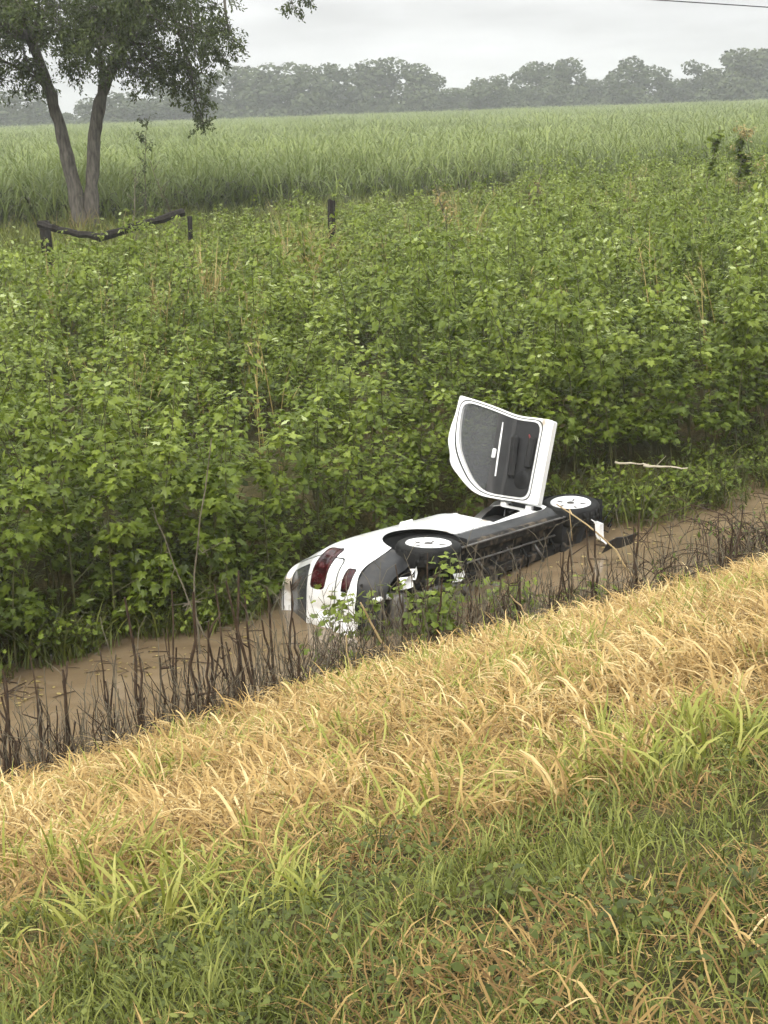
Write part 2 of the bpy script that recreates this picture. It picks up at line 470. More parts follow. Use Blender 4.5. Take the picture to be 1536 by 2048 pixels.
def build_water():
    S = np.linspace(-60, 90, 301); T = np.linspace(8.2, 13.4, 40)
    ss, tt = np.meshgrid(S, T, indexing='ij'); x, y = xy(ss, tt)
    V = np.stack([x, y, 0 * x - .07], -1).reshape(-1, 3); n, m = ss.shape
    i, j = np.meshgrid(np.arange(n - 1), np.arange(m - 1), indexing='ij'); a = (i * m + j).ravel()
    Tn = np.concatenate([np.stack([a, a + m, a + m + 1], 1), np.stack([a, a + m + 1, a + 1], 1)])
    mt, nd, lk, out = new_mat('muddy_water')
    tc = nd.new('ShaderNodeTexCoord')
    n1 = nd.new('ShaderNodeTexNoise'); n1.inputs['Scale'].default_value = .9; n1.inputs['Detail'].default_value = 6
    m1 = nd.new('ShaderNodeMapping'); m1.inputs['Rotation'].default_value = (0, 0, -math.atan2(D[1], D[0])); m1.inputs['Scale'].default_value = (.7, 2.6, 1)
    lk.new(tc.outputs['Object'], m1.inputs[0]); lk.new(m1.outputs[0], n1.inputs['Vector'])
    n1.inputs['Distortion'].default_value = 1.2
    r1 = ramp(nd, [(.3, (.155, .110, .064)), (.5, (.18, .130, .077)), (.7, (.21, .155, .094))]); lk.new(n1.outputs['Fac'], r1.inputs[0])
    p = nd.new('ShaderNodeBsdfPrincipled'); p.inputs['Roughness'].default_value = .05; p.inputs['IOR'].default_value = 1.38
    lk.new(r1.outputs[0], p.inputs['Base Color'])
    mp = nd.new('ShaderNodeMapping'); mp.inputs['Rotation'].default_value = (0, 0, -math.atan2(D[1], D[0])); mp.inputs['Scale'].default_value = (.8, 1.6, 1)
    lk.new(tc.outputs['Object'], mp.inputs[0])
    n2 = nd.new('ShaderNodeTexNoise'); n2.inputs['Scale'].default_value = 6; n2.inputs['Detail'].default_value = 3
    lk.new(mp.outputs[0], n2.inputs['Vector'])
    vo = nd.new('ShaderNodeTexVoronoi'); vo.inputs['Scale'].default_value = 14      # rain rings and ripples
    lk.new(tc.outputs['Object'], vo.inputs['Vector'])
    ad = nd.new('ShaderNodeMath'); ad.operation = 'MULTIPLY_ADD'; ad.inputs[1].default_value = .5
    lk.new(vo.outputs['Distance'], ad.inputs[0]); lk.new(n2.outputs['Fac'], ad.inputs[2])
    bp = nd.new('ShaderNodeBump'); bp.inputs['Strength'].default_value = .16; bp.inputs['Distance'].default_value = .02
    lk.new(ad.outputs[0], bp.inputs['Height']); lk.new(bp.outputs[0], p.inputs['Normal'])
    lk.new(p.outputs[0], out.inputs['Surface'])
    o = bpy.data.objects.new('water', mesh_tris('water', V, Tn, mt, smooth=True)); COL.objects.link(o)
    tag(o, 'brown muddy flood water standing in the roadside ditch', 'water', kind='structure')


build_ground()
build_water()

# ------------------------------------------------------------------ leafy weeds on the far bank
# palmate five-lobed leaf, base at the origin, tip along +x
_out = [(0, .02), (-.10, .22), (.10, .50), (.27, .30), (.62, .50), (.58, .20), (1.0, 0)]
_out = _out + [(x, -y) for x, y in _out[-2:0:-1]] + [(0, -.02)]
LEAF_V = np.array([(.30, 0, .03)] + [(x, y, -.16 * abs(y) - .10 * max(x - .3, 0)) for x, y in _out])
LEAF_T = np.array([(0, k + 2, k + 1) for k in range(len(_out) - 1)])
# the same leaf with three lobes, for the depth of the thicket
_o3 = [(0, .02), (-.02, .40), (.30, .24), (.52, .40), (1.0, 0)]
_o3 = _o3 + [(x, -y) for x, y in _o3[-2:0:-1]]
LEAF3_V = np.array([(.28, 0, .03)] + [(x, y, -.16 * abs(y) - .10 * max(x - .3, 0)) for x, y in _o3])
LEAF3_T = np.array([(0, k + 2, k + 1) for k in range(len(_o3) - 1)])
# simple pointed leaf
OVAL_V = np.array([(0, 0, 0), (.35, .2, .03), (.35, -.2, .03), (.7, .15, .0), (.7, -.15, .0), (1, 0, -.08)])
OVAL_T = np.array([(0, 2, 1), (1, 2, 3), (2, 4, 3), (3, 4, 5)])


def weed_bags(seed, h, nleaf, size=(.055, .11), low=.12, spread=.27, tv=LEAF3_V, tt=LEAF3_T):
    r = np.random.default_rng(seed)
    stem = Bag(); leaf = Bag()
    lean = r.normal(0, .10, 2)
    u = np.linspace(0, 1, 7)
    P = np.stack([lean[0] * u ** 2 * h, lean[1] * u ** 2 * h, u * h], 1) + np.concatenate([np.zeros((7, 1)), np.zeros((7, 2))], 1)
    stem.tube(P, np.linspace(.011, .003, 7), 4, 0, .4, cap=False)
    attach = []
    for k in range(int(7 + r.integers(5))):
        f = r.uniform(.12, .9); az = r.uniform(0, 6.283); L = spread * (1.15 - f) * r.uniform(.6, 1.3) + .06
        b = np.array([np.interp(f, u, P[:, i]) for i in range(3)])
        e = b + np.array([math.cos(az) * L, math.sin(az) * L, L * r.uniform(.4, 1.1)])
        mid = (b + e) / 2 + np.array([0, 0, -.03])
        stem.tube([b, mid, e], [.006, .0045, .002], 3, 0, .5, cap=False)
        for q in np.linspace(.25, 1, 6): attach.append(b + (e - b) * q)
    for q in np.linspace(.3, 1, 14): attach.append(np.array([np.interp(q, u, P[:, i]) for i in range(3)]))
    attach = np.array([a for a in attach if a[2] > low])
    idx = r.integers(0, len(attach), nleaf)
    B = attach[idx]
    az = r.uniform(0, 6.283, nleaf)
    pt = np.radians(r.uniform(-15, 60, nleaf))
    pl = r.uniform(.03, .12, nleaf)
    dirn = np.stack([np.cos(az), np.sin(az), 0 * az], 1)
    Pb = B + dirn * pl[:, None] + np.array([0, 0, 1]) * (pl * r.uniform(-.2, .6, nleaf))[:, None]
    fw = np.stack([np.cos(az) * np.cos(pt), np.sin(az) * np.cos(pt), -np.sin(pt)], 1)
    up = np.stack([r.normal(0, .28, nleaf), r.normal(0, .28, nleaf), np.ones(nleaf)], 1)
    sz = r.uniform(*size, nleaf)
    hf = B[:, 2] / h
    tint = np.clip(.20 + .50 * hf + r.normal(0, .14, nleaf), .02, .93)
    tint[r.random(nleaf) < .012] = .99
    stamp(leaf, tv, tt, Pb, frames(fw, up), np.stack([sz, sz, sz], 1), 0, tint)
    return stem, leaf, h


weed_shapes = []
for k in range(6):
    st_b, lf_b, h = weed_bags(100 + k, 1.75 + .12 * (k % 4), 235, size=(.045, .095))
    b = Bag()
    V, T, _, C = st_b.arrays(); b.add(V, T, 1, C)
    V, T, _, C = lf_b.arrays(); b.add(V, T, 0, C)
    weed_shapes.append(b.mesh('leafy_weed_shape', [M['weed'], M['weed_stem']]))


def weed_height(x, y):
    s, t = st(x, y)
    return np.clip(.98 + .16 * wave(x, y, .55, 21) + .08 * wave(x, y, 1.7, 22), .62, 1.32) * np.interp(t, [11, 12.5, 28, 34], [1.0, 1.08, 1.03, .92]) * (1 - .19 * np.clip((t - 20) / 5, 0, 1) * np.clip((17 - s) / 4, 0, 1) - .26 * np.clip((t - 26.6) / 1.2, 0, 1) * np.clip((26 - s) / 6, 0, 1) + .12 * np.clip((s - 24) / 8, 0, 1))


def weed_back(s):
    """how far back the thicket reaches"""
    return np.interp(s, [2, 8, 12, 20, 28, 40, 60], [33, 34, 34.5, 35, 36, 40, 48]) + .8 * wave(s, 0 * s, .6, 23)


def in_view(x, y, m=3.0):
    return np.abs(x) < .27 * y + m


pts = []
cell = .40
for t0 in np.arange(11.25, 46, cell):
    for s0 in np.arange(-12, 62, cell):
        pts.append((s0, t0))
pts = np.array(pts) + rng.uniform(-.21, .21, (len(pts), 2))
x, y = xy(pts[:, 0], pts[:, 1])
def weed_front(s):
    return np.interp(s, [8.6, 10.4], [11.18, 12.1]) + .16 * wave(s, 0 * s, 1.6, 31)


keep = in_view(x, y) & (pts[:, 1] < weed_back(pts[:, 0])) & ~in_car(x, y, .0) & (pts[:, 1] > weed_front(pts[:, 0]))
dens = np.where(pts[:, 1] < 15, 1.0, .72)
keep &= rng.random(len(pts)) < dens
x, y, pts = x[keep], y[keep], pts[keep]
# the plants in the first row by the water are single things; the thicket behind them is one mass
wf = weed_front(pts[:, 0])
row = pts[:, 1] < wf + .62
second = ~row & ((pts[:, 1] < wf + 1.7) | in_car(x, y, 1.3))
n = len(x)
sc = weed_height(x, y) * rng.uniform(.82, 1.12, n)
z = np.maximum(ground_z(x, y), -.25)
plots = []
for k in range(9):                                      # larger plots of a dozen plants for the depth of the thicket
    r = np.random.default_rng(160 + k); b = Bag()
    for i in range(3):
        for j in range(3):
            if r.random() < .12: continue
            st_b, lf_b, h = weed_bags(2000 + k * 20 + i * 3 + j, 1.72 + r.uniform(-.15, .25), 225, size=(.045, .092))
            off = np.array([(i - 1) * .46 + r.normal(0, .11), (j - 1) * .46 + r.normal(0, .09), 0]); vz = np.array([1, 1, r.uniform(.78, 1.2)]); dt = r.normal(0, .07)
            V, T, _, C = st_b.arrays(); b.add(V * vz + off, T, 1, C)
            V, T, _, C = lf_b.arrays(); b.add(V * vz + off, T, 0, np.where(C > .97, C, np.clip(C + dt, 0, .95)))
    plots.append(b.mesh('weed_plot_shape', [M['weed'], M['weed_stem']]))
g = np.array([(a, c) for a in np.arange(-12, 62, 1.32) for c in np.arange(12.3, 47, 1.32)]) + rng.uniform(-.16, .16, (int(len(np.arange(-12, 62, 1.32)) * len(np.arange(12.3, 47, 1.32))), 2))
gx, gy = xy(g[:, 0], g[:, 1])
kp = in_view(gx, gy) & (g[:, 1] < weed_back(g[:, 0]) - .3) & (g[:, 1] > weed_front(g[:, 0]) + 1.7 + .5) & ~in_car(gx, gy, 1.9) & (rng.random(len(gx)) > .05)
gx, gy = gx[kp], gy[kp]; gn = len(gx); gs = weed_height(gx, gy) * rng.uniform(.84, 1.12, gn)
m2 = second
n2 = int(m2.sum())
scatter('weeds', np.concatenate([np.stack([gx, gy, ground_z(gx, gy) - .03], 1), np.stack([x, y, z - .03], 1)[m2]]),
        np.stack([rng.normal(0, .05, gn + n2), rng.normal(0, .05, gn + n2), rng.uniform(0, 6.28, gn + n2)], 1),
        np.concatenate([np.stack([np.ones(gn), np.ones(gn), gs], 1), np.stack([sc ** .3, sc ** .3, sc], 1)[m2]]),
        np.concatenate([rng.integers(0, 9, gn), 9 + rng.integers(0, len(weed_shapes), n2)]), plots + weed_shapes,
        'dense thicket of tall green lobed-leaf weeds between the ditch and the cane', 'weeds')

front_kinds = []
for k in range(5):
    st_b, lf_b, h = weed_bags(300 + k, 1.7 + .1 * k, 300, size=(.05, .105), low=.05, spread=.38, tv=LEAF_V, tt=LEAF_T)
    front_kinds.append((st_b.mesh('stem', [M['weed_stem']]), lf_b.mesh('foliage', [M['weed']])))
WEED_LABEL = 'leafy green weed in the front row of the thicket at the far water edge'
for k in np.where(row)[0]:
    sm, lm = front_kinds[int(rng.integers(0, 5))]
    e = empty('leafy_weed', (x[k], y[k], z[k] - .05), float(rng.uniform(0, 6.28)))
    e.rotation_euler = (float(rng.normal(0, .07)), float(rng.normal(0, .07)), e.rotation_euler[2])
    e.scale = (1, 1, float(sc[k]))
    for nm, me in (('stem', sm), ('foliage', lm)):
        o = bpy.data.objects.new(nm, me); COL.objects.link(o); o.parent = e
    tag(e, WEED_LABEL, 'weed', 'front row of weeds along the far water edge')

# dry stems and seed heads standing in the thicket
dry_shapes = []
for k in range(5):
    r = np.random.default_rng(470 + k); b = Bag()
    for q in range(5):
        V, T = blade(r.uniform(1.7, 2.35), r.uniform(0, .12), r.uniform(.2, .8), r.uniform(0, 6.28), .014, 6, (*r.normal(0, .12, 2), 0), 2.0)
        b.add(V, T, 0, np.clip(r.normal(.6, .2), 0, 1))
        for v in range(5):
            p = V[-3] - np.array([0, 0, r.uniform(.0, .5)]); W_, T2 = blade(r.uniform(.12, .3), r.uniform(.2, .9), r.uniform(1.0, 2.2), r.uniform(0, 6.28), .012, 4, p)
            b.add(W_, T2, 0, np.clip(r.normal(.6, .2), 0, 1))
    dry_shapes.append(b.mesh('dry_stem_shape', [M['dry_leaf']]))
P = np.stack([rng.uniform(-4, 34, 900), rng.uniform(14, 32, 900)], 1)
x, y = xy(P[:, 0], P[:, 1])
keep = in_view(x, y, 2) & (P[:, 1] < weed_back(P[:, 0])) & (rng.random(900) < .12 + .8 * np.clip(wave(P[:, 0], P[:, 1], .5, 44), 0, 1) * np.clip((P[:, 1] - 17) / 6, 0, 1))
x, y = x[keep], y[keep]; n = len(x)
scatter('dry_stems', np.stack([x, y, ground_z(x, y)], 1), np.stack([rng.normal(0, .08, n), rng.normal(0, .08, n), rng.uniform(0, 6.28, n)], 1), weed_height(x, y) * rng.uniform(.85, 1.05, n),
        rng.integers(0, 5, n), dry_shapes, 'pale dry stems and seed heads scattered through the thicket', 'dry stems')

# ------------------------------------------------------------------ sugarcane field
cane_shapes = []
for k in range(6):
    r = np.random.default_rng(500 + k); b = Bag()
    for q in range(96):
        bx, by = r.uniform(-1.6, 1.6, 2); hh = r.uniform(.9, 1.8); az0 = r.uniform(0, 6.28); dt = r.normal(0, .08)
        top = np.array([bx + .08 * math.cos(az0), by + .08 * math.sin(az0), hh])
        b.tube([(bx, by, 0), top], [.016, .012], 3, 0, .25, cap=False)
        for v in range(4):
            V, T = blade(r.uniform(.9, 1.4), r.uniform(.05, .35), r.uniform(.9, 2.3), az0 + v * 1.7 + r.normal(0, .4), r.uniform(.028, .046), 4,
                         top - np.array([0, 0, r.uniform(0, .75)]), 1.6)
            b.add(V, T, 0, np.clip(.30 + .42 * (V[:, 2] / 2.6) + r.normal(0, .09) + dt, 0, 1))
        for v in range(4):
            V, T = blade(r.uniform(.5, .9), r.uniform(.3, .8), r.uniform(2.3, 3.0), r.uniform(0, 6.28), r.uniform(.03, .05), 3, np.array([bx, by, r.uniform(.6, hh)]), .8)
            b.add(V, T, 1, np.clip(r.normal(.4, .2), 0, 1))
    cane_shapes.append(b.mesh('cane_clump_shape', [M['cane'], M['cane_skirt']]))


def cane_front(s):
    return 42.5 + .5 * wave(s, 0 * s, .4, 41)


P = []
t0 = 42.0
while t0 < 345:
    st_ = np.clip(t0 / 45 * 2.2, 2.2, 3.4)
    s0 = np.arange(-260, 420, st_)
    P.append(np.stack([s0 + rng.uniform(-.4, .4, len(s0)) * st_, np.full(len(s0), t0) + rng.uniform(-.3, .3, len(s0)) * st_, np.full(len(s0), st_)], 1))
    t0 += st_
P = np.concatenate(P)
x, y = xy(P[:, 0], P[:, 1])
keep = in_view(x, y, 8) & (y < 332) & (P[:, 1] > cane_front(P[:, 0]))
x, y, P = x[keep], y[keep], P[keep]; n = len(x)
wsc = np.clip(P[:, 2] / 2.2, 1, 1.45) * rng.uniform(.92, 1.12, n)
hsc = rng.uniform(.9, 1.1, n) * (1 + .06 * wave(x, y, .12, 42))
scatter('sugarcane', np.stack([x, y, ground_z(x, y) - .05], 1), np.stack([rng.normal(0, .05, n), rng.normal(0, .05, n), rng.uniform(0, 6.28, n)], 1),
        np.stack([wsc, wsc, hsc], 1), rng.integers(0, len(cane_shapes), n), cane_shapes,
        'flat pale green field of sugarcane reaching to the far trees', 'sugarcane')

# rough grass between the thicket and the cane
rough_shapes = []
for k in range(4):
    r = np.random.default_rng(540 + k); b = Bag()
    for q in range(26):
        V, T = blade(r.uniform(.5, 1.15), r.uniform(0, .3), r.uniform(.6, 1.7), r.uniform(0, 6.28), r.uniform(.014, .024), 5, (*r.normal(0, .14, 2), 0), 1.5)
        b.add(V, T, 0, np.clip(r.normal(.5, .2), 0, 1))
    rough_shapes.append(b.mesh('rough_grass_shape', [M['green_grass'] if k < 3 else M['dry_leaf']]))
P = np.stack([rng.uniform(-14, 70, 16000), rng.uniform(24, 45, 16000)], 1)
x, y = xy(P[:, 0], P[:, 1])
keep = in_view(x, y, 4) & (P[:, 1] > weed_back(P[:, 0]) - 2.0) & (P[:, 1] < 43.5)
x, y = x[keep], y[keep]; n = len(x)
scatter('rough_grass', np.stack([x, y, ground_z(x, y) - .02], 1), np.stack([rng.normal(0, .1, n), rng.normal(0, .1, n), rng.uniform(0, 6.28, n)], 1),
        rng.uniform(.8, 1.5, n), rng.choice(4, n, p=[.32, .32, .32, .04]), rough_shapes,
        'tall rough grass growing along the edge of the cane field', 'grass')

# ------------------------------------------------------------------ low plants at the foot of the thicket
low_shapes = []
for k in range(4):
    st_b, lf_b, h = weed_bags(700 + k, .32, 26, size=(.035, .075), low=.02, spread=.26)
    b = Bag(); V, T, _, C = st_b.arrays(); b.add(V, T, 1, C); V, T, _, C = lf_b.arrays(); b.add(V, T, 0, C)
    r = np.random.default_rng(740 + k)
    for q in range(24):
        V, T = blade(r.uniform(.2, .5), r.uniform(0, .5), r.uniform(.8, 2.0), r.uniform(0, 6.28), .012, 5, (*r.normal(0, .1, 2), 0), 1.4)
        b.add(V, T, 2, np.clip(r.normal(.45, .2), 0, 1))
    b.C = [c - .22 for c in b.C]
    low_shapes.append(b.mesh('low_plant_shape', [M['weed'], M['weed_stem'], M['green_grass']]))
P = np.stack([rng.uniform(-8, 24, 3600), rng.uniform(11.2, 13.6, 3600)], 1)
x, y = xy(P[:, 0], P[:, 1])
edge = 11.22 + .14 * wave(P[:, 0], 0 * x, 1.9, 33)
keep = (P[:, 1] > edge) & ~in_car(x, y, -.05) & ((P[:, 1] < weed_front(P[:, 0]) + .3) | (rng.random(len(P)) < .15)) & in_view(x, y) & ((P[:, 0] < 9) | (rng.random(len(P)) < .45))
x, y = x[keep], y[keep]; n = len(x)
scatter('ground_cover', np.stack([x, y, np.maximum(ground_z(x, y), -.06)], 1), np.stack([rng.normal(0, .15, n), rng.normal(0, .15, n), rng.uniform(0, 6.28, n)], 1),
        rng.uniform(.6, 1.25, n), rng.integers(0, 4, n), low_shapes, 'low green plants trailing at the far water edge', 'ground cover')

# ------------------------------------------------------------------ grass of the roadside bank
SLOPE = .343                                              # fall of the bank across the ditch
def tile(seed, per_tile, nb, L, th0, th1, w, mat, name, spread=.05, tint=(.5, .2), segs=6, twist=.5, size=(.65, 1.3), half=.27, comb=6.28):
    """a patch of tufts lying on the slope of the bank"""
    r = np.random.default_rng(seed); b = Bag()
    for k in range(per_tile):
        ox, oy = r.uniform(-half, half, 2) + r.normal(0, .05, 2); k_ = r.uniform(*size); dt = r.normal(0, .11)
        oz = -SLOPE * (ox * N[0] + oy * N[1]); az0 = r.uniform(0, 6.28)
        for q in range(nb):
            V, T = blade(r.uniform(*L) * k_, r.uniform(*th0), r.uniform(*th1), az0 + r.uniform(-.5, .5) * comb, r.uniform(*w), segs, (*r.normal(0, spread, 2), -.01), r.uniform(1.0, 1.7), r.normal(0, twist), r.normal(0, .5))
            b.add(V + np.array([ox, oy, oz]), T, 0, np.clip(r.normal(*tint) + dt, 0, 1))
    return b.mesh(name, [mat])


dead = [tile(800 + k, 12, 15, (.14, .34), (.05, .6), (1.7, 2.7), (.006, .012), M['dead_grass'], 'dead_tuft_shape', .035, (.60, .2), 5, .5, (.6, 1.25), .27, 2.2) for k in range(7)]
mat_ = [tile(820 + k, 17, 12, (.10, .24), (.8, 1.35), (1.3, 2.0), (.006, .010), M['dead_grass'], 'flattened_tuft_shape', .07, (.40, .2), 4, .5, (.65, 1.3), .27, 2.6) for k in range(6)]
yel = [tile(840 + k, 11, 12, (.11, .28), (.02, .5), (.7, 2.6), (.006, .012), M['yellow_grass'], 'yellow_tuft_shape', .035, (.55, .22), 5, .5, (.65, 1.3), .27, 3.0) for k in range(6)]
grn = [tile(860 + k, 44, 13, (.04, .12), (.05, .7), (.6, 1.8), (.0025, .005), M['green_grass'], 'green_tuft_shape', .05, (.5, .22), 3) for k in range(6)]
thatch = [tile(880 + k, 26, 13, (.05, .15), (.6, 1.5), (1.2, 1.9), (.003, .006), M['dead_grass'], 'thatch_shape', .06, (.27, .2), 3) for k in range(6)]
clov = []
for k in range(5):
    r = np.random.default_rng(900 + k); b = Bag()
    for j in range(22):
        ox, oy = r.uniform(-.28, .28, 2); off = np.array([ox, oy, -SLOPE * (ox * N[0] + oy * N[1])]); nl = 10; dt = r.normal(0, .12); k_ = r.uniform(.6, 1.2)
        az = r.uniform(0, 6.28, nl); rr = r.uniform(.0, .06, nl); hh = r.uniform(.01, .07, nl)
        Pb = np.stack([np.cos(az) * rr, np.sin(az) * rr, hh], 1) + off
        az2 = az + r.normal(0, .7, nl); pt = r.uniform(-.4, .7, nl)
        fw = np.stack([np.cos(az2) * np.cos(pt), np.sin(az2) * np.cos(pt), -np.sin(pt)], 1)
        sz = r.uniform(.014, .030, nl) * k_
        stamp(b, OVAL_V * np.array([1, 1.5, 1]), OVAL_T, Pb, frames(fw, np.stack([r.normal(0, .3, nl), r.normal(0, .3, nl), np.ones(nl)], 1)), np.stack([sz] * 3, 1), 0, np.clip(r.normal(.5, .2, nl) + dt, 0, 1))
    clov.append(b.mesh('ground_leaf_shape', [M['clover']]))


def bank_points(sp):
    P = np.array([(a, c) for a in np.arange(-6.5, 15, sp) for c in np.arange(1.25, 9.2, sp)]); P = P + rng.uniform(-.5 * sp, .5 * sp, P.shape)
    x, y = xy(P[:, 0], P[:, 1])
    k = (np.abs(x) < .275 * y + 1.5) & (y > 1.4)
    return P[k][:, 0], P[k][:, 1], x[k], y[k]


def sm(a, b, v):
    u = np.clip((v - a) / (b - a), 0, 1); return u * u * (3 - 2 * u)


def bank_grass(name, shapes, sp, prob, size, label):
    s, t, x, y = bank_points(sp)
    k = rng.random(len(x)) < prob(s, t, x, y)
    s, t, x, y = s[k], t[k], x[k], y[k]; n = len(x)
    scatter(name, np.stack([x, y, ground_z(x, y)], 1), np.zeros((n, 3)), rng.uniform(*size, n), rng.integers(0, len(shapes), n), shapes, label, 'grass')


# u: 0 by the road verge, 1 by the water; the straw belt lies lower on the left than on the right
def belt(s, t):
    return t - np.interp(s, [1.0, 1.3, 2.4, 3.1, 5], [4.5, 4.3, 3.65, 3.0, 2.8]) + .32 * wave(s, t, 1.3, 51) + .20 * wave(s, t, 3.3, 52)


def p_dead(s, t, x, y): return sm(.1, 1.1, belt(s, t)) * (.62 + .38 * sm(-.5, .4, wave(s, t, .9, 53))) * (1 - .75 * sm(8.85, 9.15, t))
def p_mat(s, t, x, y): return sm(-.4, .9, belt(s, t)) * .95
def p_yel(s, t, x, y):
    b = belt(s, t)
    return np.exp(-((b - .55) / .75) ** 2) * .85 * sm(-.9, .2, wave(s, t, 1.5, 54)) + .55 * sm(-.1, .7, wave(s, t, 1.0, 55)) * sm(3.0, 6.5, s + .2 * t) * sm(-.5, .8, b) + .24 * sm(0, 1, b)
def p_grn(s, t, x, y): return (1 - sm(-.7, .8, belt(s, t))) * (.75 + .25 * sm(-.4, .5, wave(s, t, 1.7, 56))) + .06
def p_tha(s, t, x, y): return (1 - sm(.2, 1.4, belt(s, t))) * (.48 + .45 * sm(.0, .8, wave(s, t, 1.6, 57)))
def p_clo(s, t, x, y): return (1 - sm(-.6, .6, belt(s, t))) * (.32 + .6 * sm(-.2, .6, wave(s, t, 1.9, 58))) * .9


bank_grass('dead_grass', dead, .36, p_dead, (.85, 1.15), 'golden straw-coloured dead grass arching over the lower roadside bank')
bank_grass('flattened_dead_grass', mat_, .36, p_mat, (.85, 1.15), 'tan flattened dead grass matted over the roadside bank')
bank_grass('yellow_green_grass', yel, .36, p_yel, (.8, 1.15), 'yellow-green grass tufts growing through the straw on the bank')
bank_grass('short_green_grass', grn, .36, p_grn, (.8, 1.3), 'short green grass of the verge at the top of the bank')
bank_grass('thatch', thatch, .34, p_tha, (.9, 1.3), 'brown dry thatch lying between the green verge grass')
bank_grass('clover', clov, .40, p_clo, (.8, 1.3), 'small round-leaved ground plants in the verge grass')

# ------------------------------------------------------------------ far trees beyond the cane
def far_tree_meshes(seed):
    """a crown of unit height and unit width made of leaf clumps, and its trunk"""
    r = np.random.default_rng(seed); crown = Bag(); trunk = Bag()
    lobes = []
    for k in range(int(r.integers(8, 12))):
        a = r.uniform(0, 6.28); q = r.uniform(.05, .32); hz = r.uniform(.30, .82)
        lobes.append((q * math.cos(a), q * math.sin(a), hz, r.uniform(.13, .22) * (1.15 - .5 * abs(hz - .55))))
    lobes.append((r.normal(0, .05), r.normal(0, .05), .84, .15))
    for k in range(4):
        a = r.uniform(0, 6.28); lobes.append((.33 * math.cos(a), .33 * math.sin(a), r.uniform(.12, .3), .17))
    for lx, ly, lz, lr in lobes:
        n = int(210 * (lr / .18) ** 2)
        v = r.normal(0, 1, (n, 3)); v /= np.linalg.norm(v, axis=1)[:, None]
        rad = lr * r.uniform(.55, 1.08, n) ** .6
        Pb = np.array([lx, ly, lz]) + v * rad[:, None] * np.array([1, 1, .85])
        fw = r.normal(0, 1, (n, 3)); up = v + r.normal(0, .5, (n, 3)) + np.array([0, 0, .5])
        sz = r.uniform(.028, .072, n)
        stamp(crown, (OVAL_V - np.array([.5, 0, 0])) * np.array([1, 1.9, 1]), OVAL_T, Pb, frames(fw, up), np.stack([sz] * 3, 1), 0,
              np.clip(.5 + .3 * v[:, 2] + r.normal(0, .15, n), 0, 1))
    trunk.tube([(0, 0, -.02), (.01, 0, .2), (0, .01, .42), (.01, 0, .6)], [.028, .022, .016, .008], 6)
    for k in range(5):
        lx, ly, lz, lr = lobes[k]
        trunk.tube([(.005, 0, .22), (lx * .5, ly * .5, (.25 + lz) / 2), (lx, ly, lz)], [.014, .010, .004], 5)
    return crown.mesh('crown', [M['far_leaf']]), trunk.mesh('trunk', [M['bark']])


far_kinds = [far_tree_meshes(1000 + k) for k in range(7)]
FAR = [(-74.7, 325, 9.9, 11.9, 'low hazy tree at the left end of the far tree line'),
       (-69.2, 325, 7.5, 9.8, 'small far tree seen just left of the forked trunks'),
       (-54.4, 325, 9.0, 13.0, 'far tree seen just right of the forked trunks'),
       (-48.4, 338, 11.0, 13.5, 'far tree behind the thin sapling beside the forked tree'),
       (-41.8, 332, 9.1, 12.2, 'low far tree under the drooping sprays of the forked tree'),
       (-34.2, 338, 12.0, 13.5, 'first tall far tree right of the drooping sprays'),
       (-27.6, 338, 13.4, 13.5, 'second tall far tree right of the drooping sprays'),
       (-20.8, 332, 13.7, 14.4, 'broad far tree below the crown tip hanging at the top edge'),
       (-14.1, 325, 12.8, 13.0, 'far tree right of the broad one in the long left block'),
       (-8.6, 332, 13.3, 12.2, 'round-topped far tree above the standing fence post'),
       (-2.3, 345, 12.7, 11.5, 'far tree with a light gap just left of the middle peak'),
       (2.7, 345, 14.3, 14.9, 'highest rounded far tree forming the peak in the middle'),
       (9.1, 338, 12.4, 12.4, 'far tree on the right shoulder of the middle peak'),
       (14.2, 345, 10.5, 9.2, 'far tree sloping down to the dip right of the peak'),
       (18.7, 338, 7.3, 9.0, 'lowest far tree in the dip right of the middle peak'),
       (23.2, 325, 9.0, 9.8, 'small knobbly far tree just right of the dip'),
       (27.9, 325, 9.6, 8.7, 'far tree second right of the dip'),
       (33.9, 338, 11.2, 10.1, 'far tree on the left shoulder of the right-hand block'),
       (38.5, 345, 12.3, 10.3, 'tall far tree at the left top of the right-hand block'),
       (42.6, 338, 12.5, 11.3, 'tall far tree with overhanging top beside a narrow notch'),
       (49.0, 345, 8.2, 8.1, 'low far tree in the narrow notch of the skyline'),
       (54.0, 345, 9.1, 9.2, 'far tree on the left flank of the domed tree'),
       (57.5, 332, 12.3, 13.3, 'domed far tree standing alone above its neighbours'),
       (63.1, 332, 7.5, 6.6, 'very low far tree between the domed and the conical tree'),
       (67.5, 332, 11.1, 10.0, 'conical far tree third from the right edge'),
       (72.7, 332, 9.3, 7.7, 'low far tree beside the conical tree'),
       (75.7, 325, 12.8, 13.0, 'tall dark far tree next to the right edge'),
       (84.3, 332, 12.9, 13.3, 'tall far tree cut by the right edge')]
extra = [(-96, 330, 10, 12), (-86, 335, 11, 12), (96, 330, 12, 13), (106, 335, 11, 12)]
for k, f in enumerate(FAR + [(*e, 'tree') for e in extra]):
    X, Y, H_, W_, lab = f
    cm, tm = far_kinds[(k * 3) % 7]
    e = empty('far_tree', (X, Y, .3), float(rng.uniform(0, 6.28)))
    e.scale = (W_ * 1.36, W_ * 1.36, H_ * 1.03)
    for nm, me in (('crown', cm), ('trunk', tm)):
        o = bpy.data.objects.new(nm, me); COL.objects.link(o); o.parent = e
    if k >= len(FAR): lab = ['far tree beyond the left edge of the view, low crown', 'far tree beyond the left edge, taller crown', 'far tree just past the right edge', 'far tree well past the right edge'][k - len(FAR)]
    tag(e, lab, 'tree', 'trees in a line beyond the cane field')
